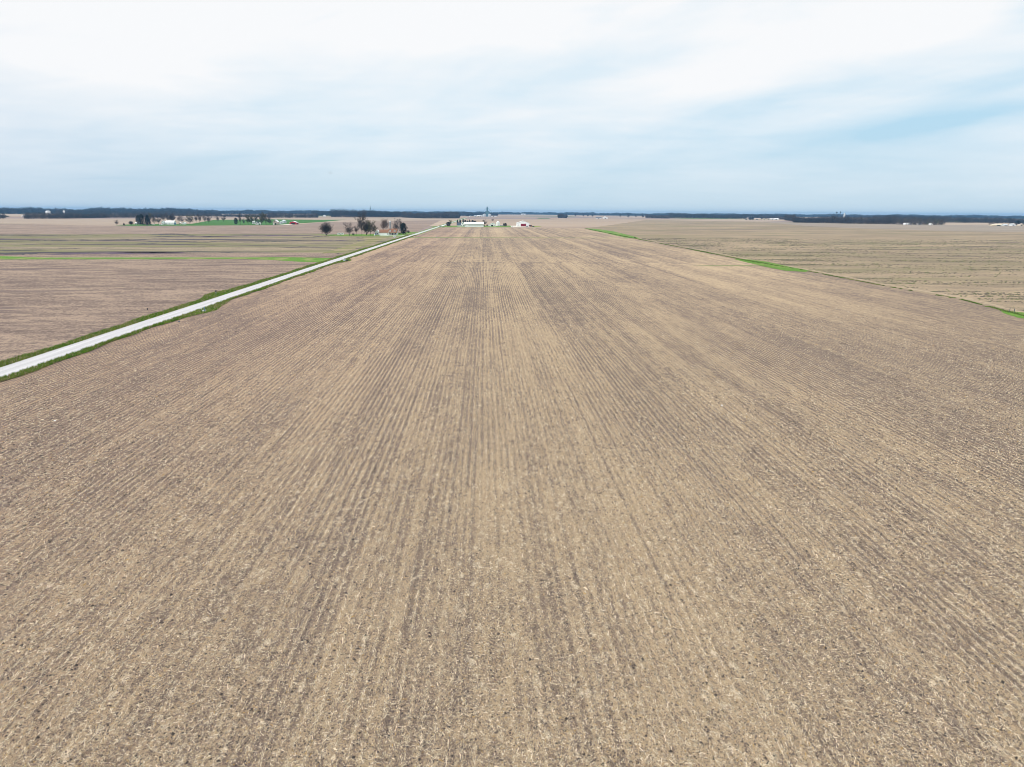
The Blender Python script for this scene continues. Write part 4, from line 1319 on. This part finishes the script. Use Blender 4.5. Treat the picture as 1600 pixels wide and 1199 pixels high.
e, W = building('barn', 'red open-fronted barn with white roof', 452.4, 463.6, 351.0, 4.0, 2.4, 16, 'redwall', 'whiteroof', 'y',
                openings=[('opening', .22, .78, .05, 3.2, 'dark'), ('opening', .15, .45, .1, 2.6, 'dark', 'east'), ('opening', .55, .85, .1, 2.6, 'dark', 'east')], cat='barn', trim='redwall')

# far places
def wt(px, base, top, dpx, label, mat='white'):
    p = at(px, base); s = ppm(px, base); h = (base - top) / s; r = dpx / s / 2
    e = empty('water_tower', (p.x, p.y, 0), label, 'water tower')
    m = MB(); m.lathe([(r * .25, h - 2.3 * r), (r * .8, h - 1.7 * r), (r, h - r), (r * .85, h - .4 * r), (r * .45, h - .08 * r), (.1, h)], 20); m.build('tank', M[mat], e, True)
    m = MB(); m.lathe([(r * .5, 0), (r * .22, 3), (r * .2, h - 2.2 * r)], 12); m.build('stem', M[mat], e, True)


wt(101, 339, 329.3, 3.4, 'white ball-shaped water tower above the left tree belt')
wt(1306, 345.5, 331.4, 2.4, 'left one of two dark water towers above the right wood', 'navy')
wt(1312, 345.5, 331.0, 2.0, 'right one of two dark water towers above the right wood', 'navy')
GF = 'far white buildings'
for (a_, b_, bs, hw, hr, wl_, rf, rd, nm, lb, ct) in [
    (20.5, 25.5, 334.0, 9, 5, 'white', 'whiteroof', 'x', 'far_barn', 'bright white barn on the far left ridge', 'barn'),
    (71.5, 75.5, 335.5, 16, 5, 'white', 'whiteroof', 'x', 'far_barn', 'white barn roof showing above the left tree belt', 'barn'),
    (33.0, 37.0, 338.8, 2.5, 2, 'white', 'whiteroof', 'y', 'far_shed', 'small white shed with a dark door in the far left gap', 'shed'),
    (504.6, 508.0, 338.8, 5, 4, 'white', 'whiteroof', 'y', 'far_house', 'white house beyond the pale field, left of the dark blue wood', 'house'),
    (500.2, 502.8, 339.4, 2, 1.2, 'beige', 'beige', 'x', 'far_house', 'tan house left of the white house beyond the pale field', 'house'),
    (512.8, 515.4, 339.2, 2, 1.2, 'beige', 'beige', 'x', 'far_house', 'tan house touching the dark blue wood', 'house'),
    (617.0, 627.0, 338.9, 3, 2, 'cream', 'beige', 'x', 'far_shed', 'long low cream shed before the dark blue wood', 'shed'),
    (632.0, 636.0, 336.6, 7, 3, 'white', 'whiteroof', 'x', 'far_house', 'white building just right of the dark blue wood', 'house'),
    (652.5, 656.0, 336.8, 8, 3, 'white', 'whiteroof', 'x', 'far_house', 'white building among the trees left of the far road end', 'house'),
    (681.8, 687.8, 340.2, 3.4, 2.4, 'white', 'whiteroof', 'x', 'far_house', 'white house under the trees left of the far road end', 'house'),
    (693.0, 695.8, 341.4, 3.0, 1.6, 'white', 'whiteroof', 'x', 'far_shed', 'tiny white shed near the far road end', 'shed'),
    (727.5, 731.0, 336.4, 8, 4, 'cream', 'whiteroof', 'x', 'far_house', 'pale building at the left end of the elevator village', 'house'),
    (733.5, 736.0, 338.8, 4, 2.5, 'white', 'whiteroof', 'y', 'far_house', 'small white house left in the elevator village', 'house'),
    (741.0, 744.0, 338.8, 5, 2.5, 'greywall', 'galv', 'x', 'far_house', 'pale grey house in the elevator village', 'house'),
    (746.0, 749.0, 338.8, 5, 3, 'cream', 'whiteroof', 'x', 'far_house', 'cream house left of the far grain bins', 'house'),
    (749.8, 752.0, 338.8, 8, 3, 'white', 'whiteroof', 'y', 'far_house', 'bright white house left of the far grain bins', 'house'),
    (768.0, 774.5, 338.8, 2.5, 1.5, 'white', 'whiteroof', 'x', 'far_shed', 'low white shed right of the far grain bins', 'shed'),
    (816.0, 819.0, 335.6, 8, 3, 'white', 'whiteroof', 'x', 'far_house', 'tiny white building on the horizon above the machine shed', 'house'),
    (932.5, 938.6, 341.8, 3.2, 2.8, 'white', 'slateroof', 'x', 'far_barn', 'dark roofed barn far right of the centre farm', 'barn'),
    (943.4, 948.6, 342.0, 6.5, 4.5, 'white', 'whiteroof', 'y', 'far_barn', 'round-looking white barn far right of the centre farm', 'barn'),
    (1083.0, 1088.0, 340.8, 5, 3, 'white', 'whiteroof', 'x', 'far_house', 'tiny white building before the long blue wood', 'house'),
    (1179.0, 1187.5, 343.8, 3.6, 3.4, 'cream', 'beige', 'x', 'far_house', 'long beige house right of the far dark evergreens', 'house'),
    (1193.0, 1196.5, 343.8, 3.4, 3.0, 'cream', 'cream', 'y', 'far_house', 'small cream house between the beige and the white far houses', 'house'),
    (1199.0, 1203.0, 343.8, 3.2, 2.6, 'cream', 'beige', 'x', 'far_house', 'tan house left of the white far shed', 'house'),
    (1204.6, 1209.0, 343.6, 5.2, 3, 'white', 'whiteroof', 'y', 'far_shed', 'white far shed near the right wood', 'shed'),
    (1210.4, 1215.4, 343.6, 4.4, 2.6, 'white', 'whiteroof', 'x', 'far_shed', 'white far shed touching the right wood', 'shed'),
    (1414.8, 1417.0, 351.4, 3.0, 1.8, 'white', 'whiteroof', 'y', 'far_house', 'leftmost small white house before the right wood', 'house'),
    (1418.6, 1420.4, 351.4, 3.0, 1.8, 'white', 'whiteroof', 'y', 'far_house', 'middle small white house before the right wood', 'house'),
    (1421.8, 1424.2, 351.4, 3.8, 2.2, 'white', 'whiteroof', 'y', 'far_house', 'right small white house before the right wood', 'house'),
    (1425.8, 1430.8, 350.4, 5.0, 3.0, 'cream', 'beige', 'x', 'far_house', 'cream house standing back among the trees right of the white ones', 'house'),
    (1437.8, 1440.0, 351.4, 4.0, 2.0, 'white', 'whiteroof', 'y', 'far_shed', 'tiny white shed under the thin end of the wood', 'shed'),
    (1454.8, 1456.4, 352.2, 3.0, 1.4, 'white', 'whiteroof', 'y', 'far_shed', 'tiny white shed near the right tip of the wood', 'shed'),
    (1553.0, 1568.0, 353.6, 3.0, 2.6, 'cream', 'cream', 'x', 'ranch_house', 'long pale ranch house near the right picture edge', 'house'),
    (1569.6, 1574.0, 353.8, 3.2, 2.0, 'greywall', 'galv', 'x', 'far_shed', 'grey shed right of the long pale ranch house', 'shed'),
    (1582.0, 1586.0, 353.4, 4.0, 2.4, 'white', 'galv', 'y', 'far_shed', 'white shed left of the dark evergreen at the right edge', 'shed'),
    (1594.0, 1599.0, 353.4, 3.0, 2.0, 'cream', 'beige', 'y', 'far_shed', 'cream shed at the right picture edge', 'shed'),
]:
    building(nm, lb, a_, b_, bs, hw, hr, 9 + hw, wl_, rf, rd, openings=[('door', .36, .62, .1, min(hw * .8, 2.4), 'dark')], cat=ct, group=GF)

for px, b_, d_, hc, hr, lb in [(757, 338.8, 5.0, 15, 3, 'left large grain bin at the far elevator'), (765.2, 338.8, 4.4, 15, 3, 'right large grain bin at the far elevator'),
                               (753.4, 338.4, 2.4, 9, 2, 'small grain bin left of the far elevator')]:
    grain_bin(px, b_, d_, hc, hr, lb, mat='galv', group='grain bins at the far elevator')


def elevator(px, base, top, wpx, label):
    p = at(px, base); s = ppm(px, base); h = (base - top) / s; w = wpx / s
    e = empty('grain_elevator', (p.x, p.y, 0), label, 'grain elevator')
    m = MB(); m.box(-w * 1.2, w * 1.2, -w, w, 0, h * .52); m.build('lower_house', M['teal'], e)
    m = MB(); m.box(-w * .5, w * .5, -w * .5, w * .5, h * .52, h * .86); m.prism([(-w * .55, h * .86), (w * .55, h * .86), (0, h * .93)], -w * .55, w * .55, axis='y'); m.build('head_house', M['teal'], e)
    m = MB(); m.box(-w * .22, w * .12, -w * .2, w * .2, h * .9, h); m.build('leg_tower', M['teal'], e)
    m = MB(); m.tube((0, 0, h * .95), (w * 2.6, 0, h * .46), .5, .5, 6); m.tube((0, 0, h * .95), (-w * 2.6, 0, h * .46), .5, .5, 6); m.build('spout', M['teal'], e)


elevator(761.4, 338.6, 323.2, 2.6, 'tall blue-grey grain elevator on the horizon')
p = at(579, 337.5); e = empty('radio_mast', (p.x, p.y, 0), 'thin mast with a broad foot above the dark blue wood', 'mast')
s = ppm(579, 337.5); hh = (337.5 - 321.5) / s
m = MB()
for a0 in (0, 2.1, 4.2): m.tube((math.cos(a0) * 9, math.sin(a0) * 9, 0), (0, 0, hh), 1.6, .5, 5)
m.build('lattice_legs', M['teal'], e)
m = MB(); m.tube((0, 0, hh * .62), (0, 0, hh * .72), 5, 2, 8); m.build('platform', M['teal'], e)
p = at(1318.5, 344.6); s = ppm(1318.5, 344.6); e = empty('grain_dome', (p.x, p.y, 0), 'pale domed building with a slanting conveyor above the right wood', 'building')
hd = (344.6 - 333.0) / s; rd_ = 2.2 / s
m = MB(); m.lathe([(rd_ * .6, 0), (rd_ * .6, hd * .7), (rd_ * .5, hd * .88), (rd_ * .2, hd * .98), (.2, hd)], 20); m.build('dome', M['galv'], e, True)
m = MB(); m.tube((0, 0, hd * .98), (rd_ * 1.6, 0, hd * .68), .8, .8, 6); m.tube((rd_ * 1.6, 0, hd * .70), (rd_ * 1.6, 0, 0), .6, .6, 6); m.build('conveyor', M['navy'], e)

# ------------------------------------------------------------------ small things in the fields
def post(px, base, top, r, label, mat, name='marker_post', cap=None, group=None):
    p = at(px, base); s = ppm(px, base); h = (base - top) / s
    e = empty(name, (p.x, p.y, .03), label, 'post', group)
    m = MB(); m.tube((0, 0, 0), (0, 0, h), r, r * .9, 10); m.tube((0, 0, 0), (0, 0, .06), r * 1.8, r * 1.6, 10); m.build('pole', M[mat], e)
    m = MB()
    if cap: m.lathe([(r * .9, h - .28), (cap, h - .22), (cap * 1.05, h - .05), (cap * .7, h + .1), (.02, h + .14)], 14); m.build('cap', M['tyre'], e)
    else: m.lathe([(r * 1.15, h - .06), (r * 1.15, h + .01), (r * .4, h + .04)], 10); m.build('cap', M[mat], e)
    return e


GP = 'riser pipes on the right road verge'
post(315.6, 487.0, 481.4, .06, 'thin pale riser pipe, leftmost of the group by the road', 'galv', 'riser_pipe', group=GP)
post(319.6, 487.6, 480.8, .14, 'thick blue riser pipe in the middle of the group by the road', 'bluepaint', 'riser_pipe', group=GP)
post(323.6, 487.2, 481.2, .07, 'dark riser pipe, rightmost of the group by the road', 'navy', 'riser_pipe', group=GP)
post(321.8, 487.8, 484.2, .06, 'short pale blue pipe between the blue and the dark riser pipe', 'galv', 'riser_pipe', group=GP)
p = at(318.2, 488.0); e = empty('utility_box', (p.x, p.y - .2, .03), 'small white box at the foot of the blue riser pipe', 'box')
m = MB(); m.box(-.22, .22, -.18, .18, 0, .5); m.build('cabinet', M['white'], e); m = MB(); m.prism([(-.24, .5), (.24, .5), (.2, .58), (-.2, .58)], -.2, .2, axis='y'); m.build('lid', M['white'], e)
p = at(316.4, 487.8); e = empty('utility_box', (p.x, p.y - .2, .03), 'small dark box left of the small white box', 'box')
m = MB(); m.box(-.18, .18, -.15, .15, 0, .35); m.build('cabinet', M['tyre'], e); m = MB(); m.prism([(-.2, .35), (.2, .35), (.16, .42), (-.16, .42)], -.17, .17, axis='y'); m.build('lid', M['tyre'], e)
post(337.6, 460.8, 454.8, .16, 'grey post with a round black cap on the left verge', 'concrete', 'capped_post', cap=.36)
post(1577.2, 488.4, 481.2, .08, 'left one of two thin posts on the grass at the right field edge', 'navy', 'fence_post', group='posts at the right field edge')
post(1584.2, 490.4, 482.8, .09, 'right one of two thin posts on the grass at the right field edge', 'navy', 'fence_post', group='posts at the right field edge')
post(230.6, 484.4, 481.8, .1, 'tiny dark stake in the brown field left of the road', 'tyre', 'stake')
post(682, 371.8, 369.4, .16, 'small pale post on the thin grass strip', 'concrete', 'stake')
p = at(539.5, 408.8); e = empty('culvert', (p.x, p.y, .05), 'pale culvert headwall with a dark pipe end beside the road', 'culvert', rz=R(0))
m = MB(); m.box(-1.3, .1, 0, .5, 0, 1.0); m.box(-1.4, .2, -.08, .58, 1.0, 1.12); m.build('headwall', M['galv'], e)
m = MB(); m.tube((.15, .25, .45), (1.7, .25, .35), .42, .46, 14); m.build('pipe', M['tyre'], e)
# pale stone in the field corner by the road
def rock(px, py, s, label, mat):
    r = random.Random(int(px)); p = at(px, py)
    m = MB()
    import bmesh
    bm = bmesh.new(); bmesh.ops.create_icosphere(bm, subdivisions=2, radius=s)
    for v_ in bm.verts: v_.co *= r.uniform(.8, 1.15); v_.co.z = v_.co.z * .6 + s * .3
    me = bpy.data.meshes.new('rock'); bm.to_mesh(me); bm.free(); me.materials.append(M[mat])
    o = bpy.data.objects.new('rock', me); C.objects.link(o); o.location = (p.x, p.y, .05)
    tag(o, label, 'rock')


rock(528, 397.4, .9, 'pale rock at the road side corner of the weedy field', 'palebark')
rock(280, 503.6, .28, 'small dark rock in the stubble field below the riser pipes', 'navy')
rock(1128, 634.5, .16, 'small white stone in the stubble field at right', 'white')
rock(86, 658.6, .16, 'small white stone in the stubble field at left', 'white')


def bird():
    d = M3 @ Vector(((516.7 - 800) / F, (599.5 - 271) / F, -1.0))
    p = Vector((0, 0, H)) + d * 260
    me = bpy.data.meshes.new('bird')
    vs = [(0, -.16, 0), (0, 0, 0), (0, .14, .02), (0, .22, .04), (-.28, .02, .16), (-.5, -.04, .30), (.28, .02, .16), (.5, -.04, .30), (0, -.3, -.01)]
    me.from_pydata(vs, [(0, 1), (1, 2), (2, 3), (1, 4), (4, 5), (1, 6), (6, 7), (0, 8)], [])
    o = bpy.data.objects.new('bird', me); C.objects.link(o); o.location = p
    sk = o.modifiers.new('skin', 'SKIN'); o.modifiers.new('sub', 'SUBSURF').levels = 1
    rad = [.06, .09, .05, .035, .045, .02, .045, .02, .05]
    for i, r_ in enumerate(rad):
        me.skin_vertices[0].data[i].radius = (r_, r_)
    me.skin_vertices[0].data[1].use_root = True
    me.materials.append(M['tyre'])
    tag(o, 'tiny dark bird flying in the pale sky at left', 'bird')


bird()

# ------------------------------------------------------------------ haze
hz = MB(); HB = S + 500
hz.box(-HB, HB, -900, HB, -1, 68)
ho = hz.build('haze', plain('tmp', (1, 1, 1)))
hm = bpy.data.materials.new('haze'); hm.use_nodes = True
nt = hm.node_tree; nt.nodes.clear()
out = nt.nodes.new('ShaderNodeOutputMaterial'); pv = nt.nodes.new('ShaderNodeVolumePrincipled')
pv.inputs['Color'].default_value = (.24, .54, .93, 1)
pv.inputs['Density'].default_value = 5.6e-5
nt.links.new(pv.outputs[0], out.inputs['Volume'])
ho.data.materials.clear(); ho.data.materials.append(hm)
tag(ho, 'thin blue haze over the far land', 'haze', kind='stuff')

# ------------------------------------------------------------------ light
SUN_EL, SUN_AZ = R(52), R(-118)    # azimuth from +Y towards +X
sd = bpy.data.lights.new('sun', 'SUN'); sd.energy = 3.0; sd.angle = R(1.5); sd.color = (1, .955, .89)
so = bpy.data.objects.new('sun', sd); C.objects.link(so)
dirv = Vector((math.sin(SUN_AZ) * math.cos(SUN_EL), math.cos(SUN_AZ) * math.cos(SUN_EL), math.sin(SUN_EL)))
so.rotation_euler = dirv.to_track_quat('Z', 'Y').to_euler()

w = bpy.data.worlds.new('World'); scene.world = w; w.use_nodes = True
nt = w.node_tree
class WN(NT):
    def __init__(self, tree):
        self.t = tree; self.n, self.l = tree.nodes, tree.links
        self.pos = self.n.new('ShaderNodeTexCoord').outputs['Generated']
wn = WN(nt)
bg = nt.nodes['Background']
ST = .1
bg.inputs['Strength'].default_value = ST
sky = nt.nodes.new('ShaderNodeTexSky'); sky.sky_type = 'NISHITA'; sky.sun_disc = False
sky.sun_elevation = SUN_EL; sky.sun_rotation = SUN_AZ
sky.air_density = 1.0; sky.dust_density = 1.5; sky.ozone_density = 1.5
x, y, z = wn.xyz()
el = wn.math('ARCSINE', z)                       # elevation
azm = wn.math('ARCTAN2', x, y)                   # azimuth, 0 along the rows
zc = wn.math('MAXIMUM', z, 0.0)
# high cloud sheet: streaks in the plane of the cloud layer
dd = wn.add(zc, .10)
cp = wn.comb(wn.math('DIVIDE', x, dd), wn.math('DIVIDE', y, dd), 0.0)
n1 = wn.noise((.42, .34, 1), 5, .5, 3.3, v=cp, dist=.4)
n2 = wn.noise((1.5, 2.2, 1), 5, .55, 8.1, v=cp, dist=.5)
ap = wn.comb(wn.add(azm, wn.mul(el, 1.6)), wn.sub(el, wn.mul(azm, .24)), 0.0)
n3 = wn.noise((2.6, 13, 1), 5, .52, 1.2, v=ap, dist=.5)
thick = wn.add(wn.add(wn.mul(wn.sub(n1, .5), .60), wn.mul(wn.sub(n3, .5), 1.15)), wn.mul(wn.sub(n2, .5), .50))
thick = wn.mul(thick, wn.lin(el, R(.5), R(6), .25, 1))
hi = wn.math('POWER', wn.lin(el, R(0), R(12.5), 0, 1), 1.15)
thick = wn.add(thick, wn.lin(hi, 0, 1, .16, 1.0))


def spot(a0, e0, ra, re, amt, sl=.16):
    u = wn.mul(wn.sub(azm, R(a0)), 1 / R(ra))
    v = wn.mul(wn.sub(wn.sub(el, R(e0)), wn.mul(wn.sub(azm, R(a0)), sl)), 1 / R(re))
    d2 = wn.add(wn.add(wn.mul(u, u), wn.mul(v, v)), wn.mul(wn.sub(n3, .5), 2.2))
    return wn.mul(wn.math('EXPONENT', wn.mul(wn.math('MAXIMUM', d2, 0.0), -1.0)), amt)


# blue breaks in the veil on the right, a brighter band running up beside them
for args in ((37.5, 12.3, 3.6, 1.0, .6), (35.5, 8.3, 4.5, .6, .42), (33, 6.2, 7, .6, .3), (6, 10.0, 7, .9, .16), (20, 7.5, 9, .8, .12)):
    thick = wn.sub(thick, spot(*args))
for args in ((22, 10.2, 16, 1.5, .18), (30, 7.4, 8, .5, .2), (-18, 12, 18, 3, .2)):
    thick = wn.add(thick, spot(*args))
tk = wn.math('MINIMUM', wn.math('MAXIMUM', thick, 0.0), 1.0)
K = 1 / ST
veil = wn.mix(wn.step(el, R(.0), R(7)), tuple(c * K for c in (.56, .745, .865)), tuple(c * K for c in (.50, .745, .91)))
lft = wn.step(azm, R(-8), R(-38))
veil = wn.mix(wn.mul(lft, .7), veil, tuple(c * K for c in (.50, .66, .82)))
white = tuple(c * K for c in (.95, .963, .98))
cl_ = wn.mix(tk, veil, white)
cov = wn.lin(tk, 0, .5, .94, 1.0)
skc = wn.mix(cov, sky.outputs[0], cl_)
nt.links.new(skc, bg.inputs['Color'])

scene.view_settings.view_transform = 'Standard'
scene.view_settings.look = 'None'
scene.view_settings.exposure = 0
scene.view_settings.gamma = 1
scene.render.engine = 'CYCLES'
scene.cycles.filter_width = 0.9
